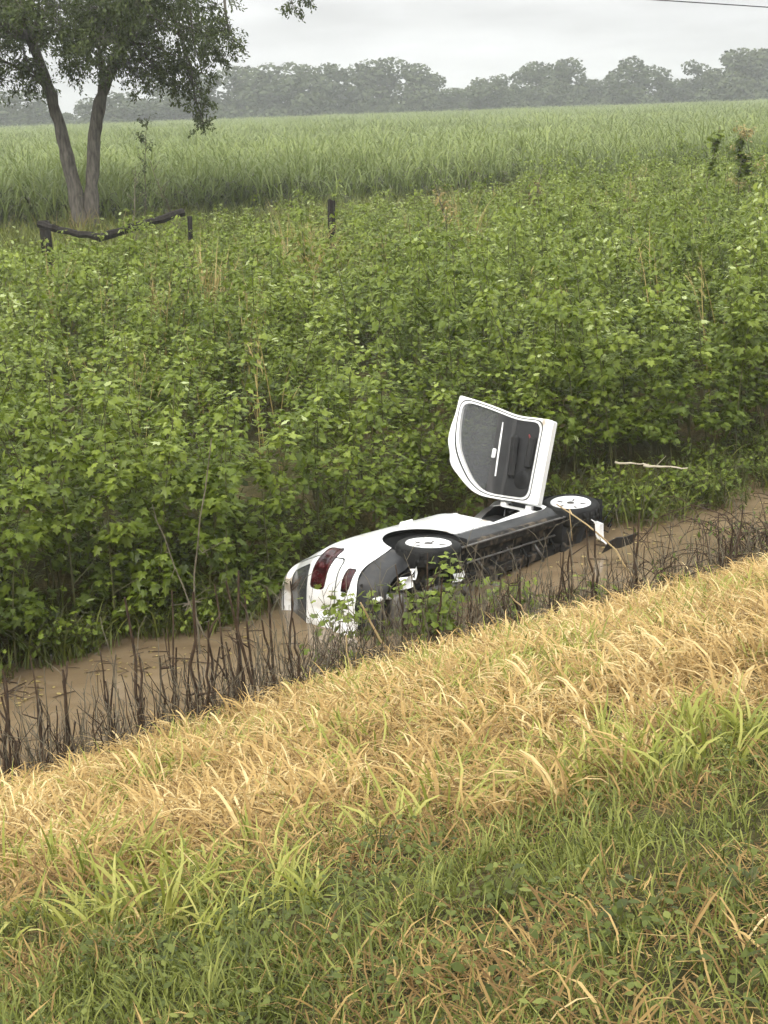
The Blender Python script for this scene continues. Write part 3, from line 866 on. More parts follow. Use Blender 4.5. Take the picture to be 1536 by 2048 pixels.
# scrub under and behind the far trees
n = 420
X = np.concatenate([rng.uniform(-110, 115, n), rng.uniform(-160, 160, 130)]); Y = np.concatenate([rng.uniform(333, 350, n), rng.uniform(352, 372, 130)])
hs = np.concatenate([rng.uniform(3.0, 6.2, n), rng.uniform(5, 8.5, 130)])
scatter('treeline_scrub', np.stack([X, Y, np.full(len(X), -.6)], 1), np.stack([0 * X, 0 * X, rng.uniform(0, 6.28, len(X))], 1),
        np.stack([hs * 1.3, hs * 1.3, hs], 1), rng.integers(0, 4, len(X)), [k[0] for k in far_kinds[:4]], 'grey-green scrub filling the foot of the far tree line', 'scrub')

# ------------------------------------------------------------------ forked tree by the fence
def forked_tree():
    r = np.random.default_rng(77)
    BX, BY, BZ = -8.1, 43.0, .4
    root = empty('forked_tree', (BX, BY, BZ))
    tag(root, 'forked tree with two rough trunks and drooping dark crown at the cane edge', 'tree')
    trunkL = [(-.02, 0, -.3), (-.08, 0, .6), (-.20, .02, 1.6), (-.34, .05, 2.7), (-.50, .05, 3.7), (-.72, .0, 4.7), (-1.0, -.1, 5.9), (-1.5, -.2, 7.2), (-1.9, -.4, 8.6)]
    radL = [.31, .26, .215, .19, .175, .165, .145, .11, .06]
    trunkR = [(.16, .05, -.3), (.16, .05, .6), (.20, .06, 1.7), (.36, .08, 3.0), (.54, .1, 4.0), (.86, .15, 4.9), (1.30, .2, 5.7), (1.9, .35, 7.0), (2.3, .4, 8.6)]
    radR = [.26, .22, .195, .18, .17, .16, .135, .10, .05]
    def smooth_tube(b, P, R, k, wob=.02):
        P = np.array(P, float); u = np.linspace(0, len(P) - 1, len(P) * 4); i = np.arange(len(P))
        Q = np.stack([np.interp(u, i, P[:, c]) for c in range(3)], 1)
        for _ in range(2): Q[1:-1] = (Q[:-2] + 2 * Q[1:-1] + Q[2:]) / 4
        b.tube(Q + r.normal(0, wob * .5, Q.shape), np.interp(u, i, R) * (1 + r.normal(0, .07, len(u))), k)
    b = Bag(); smooth_tube(b, trunkL, radL, 14); o = b.obj('trunk', [M['bark']], root, True); o['label'] = 'left trunk leaning outward'
    b = Bag(); smooth_tube(b, trunkR, radR, 14); o = b.obj('trunk', [M['bark']], root, True); o['label'] = 'right trunk bending under the crown'
    # leaf clumps: centre offset from the base, radius, leaf count
    clumps = []
    for k in range(105):
        a = r.uniform(0, 6.28); q = 6.6 * math.sqrt(r.random()); zz = r.uniform(5.2, 10.6)
        if zz < 5.6 + .06 * q * q * .2: zz += .9
        lim = 6.9 * math.sqrt(max(0.05, 1 - ((zz - 6.6) / 4.4) ** 2))
        q = min(q, lim)
        if zz < 8.6 and q * math.cos(a) > 3.6: continue
        clumps.append((q * math.cos(a) * 1.0 + .3, q * math.sin(a), zz, r.uniform(.65, 1.15)))
    low = [(-1.9, -.6, 5.0, .9), (-3.0, -.4, 5.1, .9), (-2.6, .5, 5.6, 1.0), (-1.1, -.7, 5.5, .8), (.2, -.5, 5.3, .7), (.4, -.8, 5.9, .8), (1.5, -.5, 5.6, .8), (2.2, -.4, 5.3, .85), (2.6, -.6, 5.0, .7),
           (2.9, -.5, 4.7, .6), (3.2, -.5, 5.4, .8), (3.5, -.5, 4.35, .42), (3.45, -.5, 4.0, .30), (3.55, -.5, 3.65, .20), (3.7, -.4, 6.0, .8), (4.5, -.4, 5.75, .32), (4.35, -.4, 6.2, .4), (4.1, -.4, 6.7, .6), (1.0, -.6, 6.4, .9), (-.4, -.6, 6.5, .9), (-1.7, -.6, 6.3, 1.0),
           (6.1, -.5, 7.2, .5), (6.55, -.5, 6.95, .42), (6.15, -.5, 6.6, .28), (6.95, -.4, 7.2, .3), (6.2, -.3, 7.8, .5), (5.6, -.3, 8.3, .6), (2.3, -.5, 6.5, .9), (3.1, -.3, 6.8, .8), (-3.6, -.4, 6.2, 1.0), (-4.3, .2, 5.6, .9), (-.2, .8, 5.8, .7), (-.9, -.9, 4.9, .6), (.9, -.9, 5.2, .6), (1.9, -.8, 4.95, .6), (3.3, -.6, 4.75, .5), (3.6, -.6, 5.0, .5), (2.4, .5, 5.5, .8), (4.0, .3, 5.6, .7), (-2.4, -.9, 4.85, .6), (-3.4, -.8, 5.5, .8)]
    clumps += [c for c in low if c[3] > 0]
    limbs = Bag(); crown = Bag()
    jL = np.array(trunkL[4:]); jR = np.array(trunkR[4:]); J = np.concatenate([jL, jR]) + np.array([0, 0, 0])
    for (cx, cy, cz, cr) in clumps:
        c = np.array([cx, cy, cz])
        dd = np.linalg.norm((J - c) * np.array([1, 1, .7]), axis=1) + np.where(J[:, 2] > cz + .4, 2.5, 0)
        j = J[int(np.argmin(dd))]
        if cr < .55: j = c + np.array([-.5, .1, 1.5 + cr])
        mid = (j + c) / 2 + np.array([0, 0, .35 + .12 * np.linalg.norm(c - j) * .6]) + r.normal(0, .12, 3)
        L = np.linalg.norm(c - j)
        limbs.tube([j, j * .6 + mid * .4 + np.array([0, 0, .1]), mid, (mid + c) / 2 + r.normal(0, .06, 3), c], np.array([.075, .06, .045, .028, .012]) * (.6 + .12 * L), 5, cap=False)
        nt = int(25 * (cr / .8) ** 2) + 6
        for q in range(nt):                                # twigs of the clump, drooping, each carrying leaves
            d = r.normal(0, 1, 3); d /= np.linalg.norm(d); p0 = c + d * cr * r.uniform(.1, .75) * np.array([1, 1, .8])
            d2 = d * .6 + r.normal(0, .5, 3) + np.array([0, 0, -.55]); d2 /= np.linalg.norm(d2)
            tl = r.uniform(.3, .6) * (.6 + .5 * cr)
            if q % 3 == 0: limbs.tube([c + (p0 - c) * .1, p0, p0 + d2 * tl], [.010, .007, .003], 3, cap=False)
            nl = 24; u = r.uniform(0, 1, nl)
            Pb = p0 + d2 * (u * tl)[:, None] + r.normal(0, .05, (nl, 3))
            fw = d2 + r.normal(0, .7, (nl, 3)); up = r.normal(0, .6, (nl, 3)) + np.array([0, 0, 1])
            sz = r.uniform(.07, .14, nl)
            stamp(crown, OVAL_V, OVAL_T, Pb, frames(fw, up), np.stack([sz, sz, sz], 1), 0, np.clip(r.normal(.45, .18, nl) + .12 * d[2], 0, 1))
    limbs.obj('limbs', [M['bark']], root, True)
    crown.obj('crown', [M['tree_leaf']], root)


forked_tree()

# ------------------------------------------------------------------ overturned car
M['paint'] = plain_mat('white_paint', [(.30, (.42, .35, .27)), (.36, (.72, .70, .66)), (.42, (.80, .80, .79)), (.75, (.83, .83, .82))], scale=3.4, rough=.30, spec=.5, coat=.6, detail=12)
M['glass'] = plain_mat('dark_glass', [(.3, (.05, .052, .055)), (.7, (.12, .122, .125))], scale=3, rough=.10, spec=.8)
M['black_plastic'] = plain_mat('black_plastic', [(.3, (.009, .009, .010)), (.6, (.024, .024, .024)), (.8, (.06, .05, .04))], scale=6, rough=.5, spec=.4, bump=.1)
M['grey_cladding'] = plain_mat('grey_cladding', [(.3, (.018, .019, .020)), (.6, (.038, .039, .040)), (.78, (.085, .072, .056))], scale=5, rough=.5, spec=.4, bump=.1, detail=10)
M['rubber'] = plain_mat('tyre_rubber', [(.3, (.008, .008, .008)), (.65, (.018, .018, .017)), (.8, (.05, .04, .03))], scale=9, rough=.75, spec=.25)
M['underbody'] = plain_mat('underbody_coating', [(.36, (.007, .007, .006)), (.52, (.020, .018, .016)), (.64, (.10, .078, .054))], scale=11, rough=.75, spec=.3, bump=.2)
M['steel'] = plain_mat('dull_steel', [(.3, (.07, .066, .06)), (.7, (.20, .19, .18))], scale=9, rough=.5, metal=.6, bump=.1)
M['alloy'] = plain_mat('bright_alloy', [(.3, (.70, .70, .70)), (.7, (.84, .84, .84))], scale=5, rough=.4, spec=.5)
M['chrome'] = plain_mat('bright_trim', [(.3, (.75, .75, .75)), (.7, (.85, .85, .85))], scale=4, rough=.25, spec=.5)
M['trim'] = plain_mat('door_trim', [(.3, (.013, .013, .014)), (.7, (.026, .026, .026))], scale=7, rough=.45, spec=.3)
M['trim_dark'] = plain_mat('dark_trim', [(.3, (.010, .010, .010)), (.7, (.020, .020, .020))], scale=7, rough=.7, spec=.25)
M['seat_cloth'] = plain_mat('seat_cloth', [(.3, (.03, .03, .032)), (.7, (.06, .06, .062))], scale=30, rough=.9, spec=.1)
M['red_lens'] = plain_mat('red_lens', [(.38, (.016, .003, .004)), (.55, (.045, .006, .008)), (.72, (.12, .06, .06))], scale=14, rough=.12, spec=.5)
M['red_bit'] = plain_mat('red_reflector', [(.3, (.14, .03, .03)), (.7, (.22, .05, .05))], scale=6, rough=.25)
M['seal'] = plain_mat('rubber_seal', [(.3, (.012, .012, .012)), (.7, (.02, .02, .02))], scale=6, rough=.8)


def door_glass_mat():
    m, nd, lk, out = new_mat('door_glass')
    tr = nd.new('ShaderNodeBsdfTransparent'); tr.inputs['Color'].default_value = (.34, .36, .36, 1)
    p = nd.new('ShaderNodeBsdfPrincipled'); p.inputs['Base Color'].default_value = (.085, .087, .09, 1); p.inputs['Roughness'].default_value = .12
    mx = nd.new('ShaderNodeMixShader'); mx.inputs[0].default_value = .62
    lk.new(tr.outputs[0], mx.inputs[1]); lk.new(p.outputs[0], mx.inputs[2]); lk.new(mx.outputs[0], out.inputs['Surface'])
    return m


M['door_glass'] = door_glass_mat()


def clip(VT, f, gap=0.0):
    """splits triangles along f = 0; returns (inside f < -gap, outside f > gap)"""
    V, T = VT
    def side(V, T, g):                                   # keep g < 0
        inn = g < 0; cnt = inn[T].sum(1)
        keepT = [T[cnt == 3]]; newV = [V]; nv = len(V); extra = []; cache = {}
        def cut(a, b):
            nonlocal nv
            k = (a, b) if a < b else (b, a)
            if k not in cache:
                w = g[a] / (g[a] - g[b]); extra.append(V[a] + (V[b] - V[a]) * w); cache[k] = nv; nv += 1
            return cache[k]
        add = []
        for tri, c in zip(T[(cnt == 1) | (cnt == 2)], cnt[(cnt == 1) | (cnt == 2)]):
            tri = list(tri)
            if c == 1:
                while not inn[tri[0]]: tri = tri[1:] + tri[:1]
                a, b, d = tri; add.append((a, cut(a, b), cut(a, d)))
            else:
                while inn[tri[0]]: tri = tri[1:] + tri[:1]
                a, b, d = tri; p, q = cut(a, b), cut(a, d)
                add += [(p, b, d), (p, d, q)]
        if extra: newV.append(np.array(extra))
        if add: keepT.append(np.array(add))
        VV = np.concatenate(newV); TT = np.concatenate(keepT)
        used = np.unique(TT); mp = -np.ones(len(VV), int); mp[used] = np.arange(len(used))
        return VV[used], mp[TT]
    return side(V, T, f + gap), side(V, T, -(f - gap))


def rmax(*fs, r=.05):
    """maximum with rounded corners"""
    o = fs[0]
    for g in fs[1:]:
        h = np.clip(.5 + .5 * (o - g) / r, 0, 1)
        o = g * (1 - h) + o * h + r * h * (1 - h)
    return o


def vnormals(V, T):
    fn = np.cross(V[T[:, 1]] - V[T[:, 0]], V[T[:, 2]] - V[T[:, 0]]); n = np.zeros_like(V)
    for k in range(3): np.add.at(n, T[:, k], fn)
    return n / (np.linalg.norm(n, axis=1)[:, None] + 1e-9)


def rim_edges(T):
    e = {}
    for t in T:
        for a, b in ((t[0], t[1]), (t[1], t[2]), (t[2], t[0])): e[(a, b)] = 1
    return [(a, b) for (a, b) in e if (b, a) not in e]


XR, XF = -.93, 3.30


def car_shell():
    zz = np.concatenate([np.linspace(.20, .98, 46), np.linspace(1.0, 1.44, 26), [1.46, 1.475, 1.485, 1.495, 1.5]])
    b = np.interp(zz, [.2, .28, .40, .55, .72, .80, .92, 1.0, 1.06, 1.2, 1.35, 1.42, 1.46, 1.485, 1.5], [.76, .82, .85, .862, .868, .872, .862, .845, .81, .735, .65, .605, .54, .40, .18])
    xr = np.interp(zz, [.2, .28, .42, .55, .62, .68, .80, .95, 1.03, 1.2, 1.36, 1.41, 1.44, 1.47, 1.49, 1.5], [-.78, -.86, -.92, -.93, -.925, -.885, -.88, -.875, -.85, -.75, -.66, -.70, -.73, -.68, -.5, -.2])
    xf = np.interp(zz, [.2, .35, .5, .65, .75, .85, .93, .98, 1.1, 1.3, 1.40, 1.46, 1.5], [3.12, 3.26, 3.3, 3.28, 3.18, 2.85, 2.48, 2.25, 2.03, 1.68, 1.45, 1.1, .7])
    for arr in (b, xr, xf):
        for _ in range(2): arr[1:-1] = (arr[:-2] + 2 * arr[1:-1] + arr[2:]) / 4
    pw = 7.0
    us = np.concatenate([np.linspace(-.995, -.72, 26, endpoint=False), np.linspace(-.72, .72, 90, endpoint=False), np.linspace(.72, .995, 26)])
    ue = np.linspace(-.59, .59, 44)
    ring_x = []; ring_y = []
    side_y = (1 - np.abs(us) ** pw) ** (1 / pw); end_x = (1 - np.abs(ue) ** pw) ** (1 / pw)
    UX = np.concatenate([us, end_x, us[::-1], -end_x]); UY = np.concatenate([-side_y, ue, side_y, ue[::-1]])
    V = []
    for z_, b_, r_, f_ in zip(zz, b, xr, xf):
        X = (f_ + r_) / 2 + (f_ - r_) / 2 * UX; Y = b_ * UY
        V.append(np.stack([X, Y, np.full(len(X), z_)], 1))
    V = np.concatenate(V); nu = len(UX); nz = len(zz); T = []
    for i in range(nz - 1):
        for j in range(nu):
            p, q = i * nu + j, i * nu + (j + 1) % nu
            T += [(p, q, p + nu), (q, q + nu, p + nu)]
    top = len(V); V = np.concatenate([V, [[.25, 0, 1.503]]])
    for j in range(nu): T.append(((nz - 1) * nu + j, (nz - 1) * nu + (j + 1) % nu, top))
    # wheel-arch flares, a shoulder crease and the dented rear corner
    for xw in (0, 2.5):
        rr = np.hypot(V[:, 0] - xw, V[:, 2] - .31); k = np.exp(-((rr - .41) / .05) ** 2) * (np.abs(V[:, 1]) > .6)
        V[:, 1] += np.sign(V[:, 1]) * .022 * k
    k = np.exp(-((V[:, 2] - .80) / .02) ** 2) * (np.abs(V[:, 1]) > .6); V[:, 1] += np.sign(V[:, 1]) * .010 * k
    k = np.clip((V[:, 1] + .42) / .2, 0, 1) * (V[:, 0] < -.5) * (V[:, 2] < 1.0)
    V[:, 0] += k * (.030 * wave(V[:, 1], V[:, 2], 9, 61) + .018 * wave(V[:, 1], V[:, 2], 22, 62) + .02)
    return V, np.array(T)


def build_car():
    root = empty('overturned_car')
    root.matrix_world = Matrix(((*CAR_R[0], CAR_O[0]), (*CAR_R[1], CAR_O[1]), (*CAR_R[2], CAR_O[2]), (0, 0, 0, 1)))
    tag(root, 'white hatchback lying on its side half sunk in the ditch, front door open', 'car')

    def put(name, VT, mat, parent=root, smooth=True, label=None):
        if len(VT[1]) == 0: return None
        o = bpy.data.objects.new(name, mesh_tris(name, VT[0], VT[1], mat, smooth=smooth)); COL.objects.link(o); o.parent = parent
        if label: o['label'] = label
        return o

    sh = car_shell()
    lin = sh
    X = lambda s: s[0][:, 0]
    Y = lambda s: s[0][:, 1]
    Z = lambda s: s[0][:, 2]
    def nz(s, f=9, seed=70): return wave(X(s) + Y(s), Z(s), f, seed)
    for xw in (0.0, 2.5):                                  # wheel arches
        _, sh = clip(sh, np.maximum(np.hypot(X(sh) - xw, Z(sh) - .31) - .415, .45 - np.abs(Y(sh))))
    # the front wing and bumper are torn off
    _, sh = clip(sh, rmax(2.13 - X(sh) + .02 * nz(sh), Z(sh) - .93 + .02 * nz(sh, 7, 71), Y(sh) - .62, r=.08))
    # black lower cladding
    val, sh = clip(sh, rmax(Z(sh) - .43 - .022 * nz(sh, 14, 72), X(sh) + .1), .003)
    vn = vnormals(*val); val = (val[0] + vn * (.016 * wave(val[0][:, 0] + val[0][:, 1], val[0][:, 2] * 1.5, 19, 73) - .012)[:, None], val[1])
    put('bumper_valance', val, M['black_plastic'], label='torn black lower part of the rear bumper')
    roc, sh = clip(sh, rmax(Z(sh) - .345, -.1 - X(sh), X(sh) - 2.3), .002)
    rr_, rl = clip(roc, Y(roc))
    put('rocker_panel', rr_, M['grey_cladding']); put('rocker_panel', rl, M['grey_cladding'])
    bmp, sh = clip(sh, rmax(Z(sh) - .665, X(sh) + .47), .004)
    # lamps and reflectors
    for sgn in (-1, 1):
        y = sgn * Y(bmp)
        rf, bmp = clip(bmp, rmax(np.abs(Z(bmp) - .535 - .10 * (.62 - y)) - .045, np.abs(y - .63) - .095, X(bmp) + .7, r=.02), .003)
        put('bumper_reflector', rf, M['red_lens'])
        y = sgn * Y(sh)
        tl, sh = clip(sh, rmax(np.abs(Z(sh) - .865 - .10 * np.clip(.75 - y, 0, .4)) - .085, .50 - y, X(sh) + .60, r=.05), .004)
        put('tail_light', tl, M['red_lens'], label='dark red wrap-round tail light' if sgn < 0 else None)
    put('rear_bumper', bmp, M['paint'], label='crumpled white rear bumper')
    rg, sh = clip(sh, rmax(np.abs(Z(sh) - 1.19) - .165, np.abs(Y(sh)) - .70 + .45 * (Z(sh) - 1.0), X(sh) + .45, r=.05), .005)
    gate, sh = clip(sh, rmax(.672 - Z(sh), Z(sh) - 1.42, np.abs(Y(sh)) - .77 + .40 * np.maximum(Z(sh) - .95, 0), X(sh) + .47, r=.04), .004)
    g = put('liftgate', gate, M['paint'])
    put('rear_window', rg, M['glass'], g)
    b = Bag(); b.box((-.905, 0, .60), (.008, .26, .065), bev=.004); b.obj('number_plate', [M['chrome']], root)
    # side glass and doors
    def door_f(s, x0, x1, post, inset=0.0, low=.355, rnd=.015, sill=0.0):
        x, z = X(s), Z(s)
        f = rmax(x0 + .10 - .12 * np.clip(z - .36, 0, 2) + .035 * np.exp(-((z - .80) / .25) ** 2) - x + inset, x - x1 + inset, low + sill - z + inset, z - 1.395 + inset, r=rnd)
        if post: f = rmax(f, (x - x1) * .40 + (z - 1.14) * .917 + inset, (x - x1) * .666 + (z - 1.05) * .746 + inset, r=max(rnd, .06))
        return f
    for sgn in (-1, 1):
        y = sgn * Y(sh)
        fr, sh = clip(sh, np.maximum(door_f(sh, 1.06, 2.03, True), .25 - y), .004)
        y = sgn * Y(sh)
        rd, sh = clip(sh, rmax(np.maximum(rmax(.30 + .0 * Z(sh) - X(sh), X(sh) - 1.06 - .10 + .12 * np.clip(Z(sh) - .36, 0, 2) - .035 * np.exp(-((Z(sh) - .80) / .25) ** 2) + .012, .355 - Z(sh), Z(sh) - 1.385, r=.05), .25 - y), .47 - np.hypot(X(sh), Z(sh) - .31), r=.03), .004)
        gl, rd = clip(rd, rmax(.36 - X(rd), X(rd) - 1.02, 1.01 - Z(rd), Z(rd) - 1.345, r=.04), .004)
        rdo = put('rear_door', rd, M['paint'])
        put('window', gl, M['glass'], rdo)
        yy = -.875 * -sgn if sgn > 0 else -.875
        hb = Bag(); hb.box((.46, yy, .90), (.095, .020, .018), bev=.01); hb.obj('handle', [M['paint']], rdo)
        y = sgn * Y(sh)
        qg, sh = clip(sh, rmax(-.42 - X(sh), X(sh) - .24, 1.03 - Z(sh), Z(sh) - 1.32, .25 - y, (-.42 - X(sh)) * .6 + (Z(sh) - 1.04) * .8, r=.04), .004)
        put('quarter_window', qg, M['glass'])
        if sgn < 0: fdoor = fr
        else:
            gl, fr = clip(fr, rmax(door_f(fr, 1.06, 2.03, True, .05), 1.0 - Z(fr), r=.03), .004)
            d = put('front_door', fr, M['paint']); put('window', gl, M['glass'], d)
    ws, sh = clip(sh, rmax(1.0 - Z(sh), Z(sh) - 1.44, np.abs(Y(sh)) - .74 + .55 * (Z(sh) - 1.0), 1.2 - X(sh), r=.05), .004)
    put('windscreen', ws, M['glass'])
    body = put('body', sh, M['paint'])
    # painted jamb round the open doorway, set in from the skin
    _, jm = clip(fdoor, rmax(door_f(fdoor, 1.06, 2.03, True, .05, rnd=.06), .45 + .12 * (X(fdoor) - 1.2) - Z(fdoor), Z(fdoor) - 1.30, X(fdoor) - 1.92, r=.06))
    jm = (jm[0] + np.array([0, .045, 0]), jm[1])
    put('door_jamb', jm, M['paint'])
    # dark cabin lining a little inside the skin, open at the doorway
    nrm = vnormals(*lin); li = (lin[0] - nrm * .05, lin[1])
    _, li = clip(li, np.maximum(door_f(li, 1.06, 2.03, True, .03), .25 + Y(li)))
    for xw in (0.0, 2.5):
        _, li = clip(li, np.maximum(np.hypot(X(li) - xw, Z(li) - .31) - .42, .40 - np.abs(Y(li))))
    li, _ = clip(li, X(li) - 2.2)
    put('cabin_lining', li, M['trim_dark'])
    for sy in (-.37, .37):
        b = Bag(); b.box((1.25, sy, .52), (.26, .23, .09), bev=.05)
        b.box((.95, sy, .86), (.09, .22, .32), bev=.05, rot=Matrix.Rotation(math.radians(-14), 3, 'Y'))
        b.box((.86, sy, 1.22), (.05, .12, .08), bev=.03); b.obj('seat', [M['seat_cloth']], root)
    b = Bag(); b.box((1.95, 0, .86), (.16, .70, .14), bev=.06); b.obj('dashboard', [M['trim_dark']], root)
    th = np.linspace(0, 2 * math.pi, 25)
    b = Bag(); b.tube(np.stack([1.70 + .06 * np.sin(th), .37 + .18 * np.cos(th), .93 + .17 * np.sin(th)], 1), .014, 6, cap=False); b.obj('steering_wheel', [M['trim_dark']], root)

    # ---- open front door, hinged at its front edge and standing up past the vertical
    HX, HY = 2.03, -.865
    hinge = Matrix.Translation((HX, HY, 0)) @ Matrix.Rotation(math.radians(107), 4, 'Z') @ Matrix.Translation((-HX, -HY, 0))
    dr = empty('front_door'); dr.parent = root; dr.matrix_local = hinge
    dr['label'] = 'open front door standing up, dark inner trim and window to the rear'
    INW = np.array([0, .075, 0])
    gl, skin = clip(fdoor, rmax(door_f(fdoor, 1.06, 2.03, True, .055, rnd=.06), 1.0 - Z(fdoor), r=.04), .002)
    put('outer_skin', skin, M['paint'], dr)
    # painted edge joining the skin to the inner frame
    e = rim_edges(fdoor[1]); V = fdoor[0]; b = Bag()
    ids = sorted({i for p in e for i in p}); mp = {i: k for k, i in enumerate(ids)}
    vv = np.concatenate([V[ids], V[ids] + INW]); n = len(ids)
    b.add(vv, [t for p, q in e for t in ((mp[p], mp[q], mp[q] + n), (mp[p], mp[q] + n, mp[p] + n))]); b.obj('door_edge', [M['paint']], dr)
    def g_in(s, k, r=.10): return door_f(s, 1.06, 2.03, True, k, rnd=r, sill=.10)
    inner = (fdoor[0] + INW, fdoor[1])
    core, ring = clip(inner, g_in(inner, .050))
    seal, ring2 = clip(ring, g_in(ring, .022))
    put('inner_frame', ring2, M['paint'], dr)
    sl, band = clip(seal, g_in(seal, .032))
    put('door_seal', (band[0] + np.array([0, -.006, 0]), band[1]), M['seal'], dr)
    put('inner_frame', (sl[0] + np.array([0, .006, 0]), sl[1]), M['paint'], dr)
    gl, trim = clip(core, 1.0 - Z(core) - .04 * (X(core) - 1.5))
    put('door_window', (gl[0] + np.array([0, -.035, 0]), gl[1]), M['door_glass'], dr)
    trim_o = put('trim_panel', (trim[0] + np.array([0, .012 , 0]), trim[1]), M['trim'], dr)
    yin = -.865 + .075 + .02
    b = Bag(); b.box((1.58, yin + .03, .74), (.22, .03, .040), bev=.03, rot=Matrix.Rotation(math.radians(5), 3, 'Y')); b.obj('armrest', [M['trim_dark']], dr)
    b = Bag(); b.tube([(1.24, yin - .005, .955), (1.45, yin - .005, .945), (1.80, yin - .005, .925)], [.010, .013, .010], 6); b.obj('trim_strip', [M['chrome']], dr)
    b = Bag(); b.box((1.57, yin + .01, .985), (.05, .016, .022), bev=.01); b.obj('inner_handle', [M['chrome']], dr)
    b = Bag(); b.lathe([(0.0, yin + .012), (.085, yin + .012), (.095, yin)], 22, c=(1.80, 0, .60)); b.obj('speaker_grille', [M['trim_dark']], dr, True)
    b = Bag(); b.box((1.52, yin + .015, .56), (.16, .018, .04), bev=.02); b.obj('door_pocket', [M['trim_dark']], dr)
    b = Bag(); b.box((1.36, yin + .008, .60), (.028, .008, .009), bev=.003, rot=Matrix.Rotation(math.radians(30), 3, 'Y')); b.obj('door_reflector', [M['red_bit']], dr)
    for zc in (.52, .82):
        b = Bag(); b.box((2.035, -.83, zc), (.03, .025, .035), bev=.008); b.obj('hinge', [M['paint']], root)
    b = Bag(); b.box((1.98, -.78, .68), (.06, .012, .016), bev=.005); b.obj('door_check_strap', [M['black_plastic']], root)

    # ---- wheels
    def wheel(xw, sgn, steer=0.0, drop=0.0, tilt=0.0):
        w = empty('wheel'); w.parent = root
        w.matrix_local = Matrix.Translation((xw, sgn * .76, .31 - drop)) @ Matrix.Rotation(steer, 4, 'Z') @ Matrix.Rotation(tilt, 4, 'X')
        o = sgn
        prof = [(.205, .080), (.222, .092), (.258, .096), (.282, .084), (.293, .058), (.296, .0), (.293, -.058), (.282, -.084), (.258, -.096), (.222, -.092), (.20, -.080)]
        b = Bag(); b.lathe([(r, a * o) for r, a in prof], 44)
        for k in range(44):                                # tread blocks
            a = k / 44 * 2 * math.pi
            b.box((math.cos(a) * .296, (-.03 if k % 2 else .03), math.sin(a) * .296), (.005, .026, .016), rot=Matrix.Rotation(-a, 3, 'Y'))
        ty = b.obj('tyre', [M['rubber']], w, True)
        prof = [(.0, .082), (.035, .084), (.05, .076), (.12, .070), (.185, .078), (.205, .092), (.209, .086), (.205, -.05), (.16, -.06), (.0, -.06)]
        b = Bag(); b.lathe([(r, a * o) for r, a in prof], 44); rim = b.obj('rim', [M['alloy']], w, True)
        for k in range(5):
            a = k / 5 * 2 * math.pi + .3
            c, s_ = math.cos(a), math.sin(a)
            b = Bag(); b.box((c * .128, .0745 * o, s_ * .128), (.030, .003, .008), rot=Matrix.Rotation(-a, 3, 'Y')); b.obj('rim_slot', [M['steel']], w)
        b = Bag(); b.lathe([(.040, .081 * o), (.036, .088 * o), (.0, .089 * o)], 20); b.obj('centre_cap', [M['steel']], w, True)
        return w
    wheel(0, -1); wheel(2.5, -1, math.radians(-7), .0, math.radians(2)); wheel(0, 1); wheel(2.5, 1, math.radians(-7))
    for xw in (0.0, 2.5):
        for sgn in (-1, 1):
            th = np.linspace(-.35, math.pi + .35, 22); b = Bag()
            ring = lambda y, r: np.stack([xw + r * np.cos(th), np.full(22, y), .31 + r * np.sin(th)], 1)
            A, B_ = ring(sgn * .835, .425), ring(sgn * .50, .43)
            V = np.concatenate([A, B_, [[xw, sgn * .50, .31]]]); T = []
            for k in range(21): T += [(k, k + 1, k + 22), (k + 1, k + 23, k + 22), (22 + k, 22 + k + 1, 44)]
            b.add(V, T); b.obj('wheel_arch_liner', [M['trim_dark']], root, True)

    # ---- underside
    def part(name, mat, *boxes, parent=root):
        b = Bag()
        for c, h, bv in boxes: b.box(c, h, bev=bv)
        return b.obj(name, [M[mat]], parent)
    part('floor_pan', 'underbody', ((.98, 0, .325), (1.16, .70, .018), .01), ((-.57, 0, .40), (.30, .62, .02), .01), ((0, 0, .44), (.42, .50, .02), .01))
    for x_ in np.arange(.3, 2.0, .18):
        for y_ in (-.36, .36): part('floor_rib', 'underbody', ((x_, y_, .300), (.012, .22, .012), .004))
    for sy in (-1, 1):
        part('sill_rail', 'underbody', ((1.2, sy * .735, .235), (.98, .055, .045), .02))
        part('pinch_weld', 'steel', ((1.2, sy * .765, .182), (.96, .006, .020), .002))
        part('frame_rail', 'underbody', ((.9, sy * .42, .265), (1.35, .045, .045), .015))
    part('tunnel_shield', 'steel', ((1.2, 0, .295), (.85, .10, .012), .006))
    part('fuel_tank', 'black_plastic', ((.36, .12, .215), (.22, .40, .075), .05))
    part('rear_axle_beam', 'underbody', ((.05, 0, .30), (.05, .62, .045), .02))
    for sy in (-1, 1):
        part('trailing_arm', 'underbody', ((.22, sy * .58, .27), (.24, .035, .035), .015))
        b = Bag(); b.lathe([(.05, .18), (.055, .19), (.055, .34), (.05, .35)], 14, axis='z', c=(-.05, sy * .50, .05)); b.obj('coil_spring', [M['steel']], root, True)
    b = Bag(); b.lathe([(0, .205), (.24, .21), (.29, .24), (.30, .33)], 28, axis='z', c=(-.48, .05, 0)); b.obj('spare_wheel_well', [M['underbody']], root, True)
    b = Bag(); b.tube([(2.2, -.12, .24), (1.7, -.16, .20), (1.0, -.17, .19), (.55, -.22, .18), (.30, -.42, .19), (-.05, -.44, .22), (-.32, -.42, .24)], .027, 8); ex = b.obj('exhaust_pipe', [M['steel']], root, True)
    b = Bag(); b.lathe([(0, -.20), (.075, -.20), (.092, -.18), (.092, .18), (.075, .20), (0, .20)], 20, axis='y', c=(-.55, -.30, .25)); b.obj('muffler', [M['steel']], ex, True)
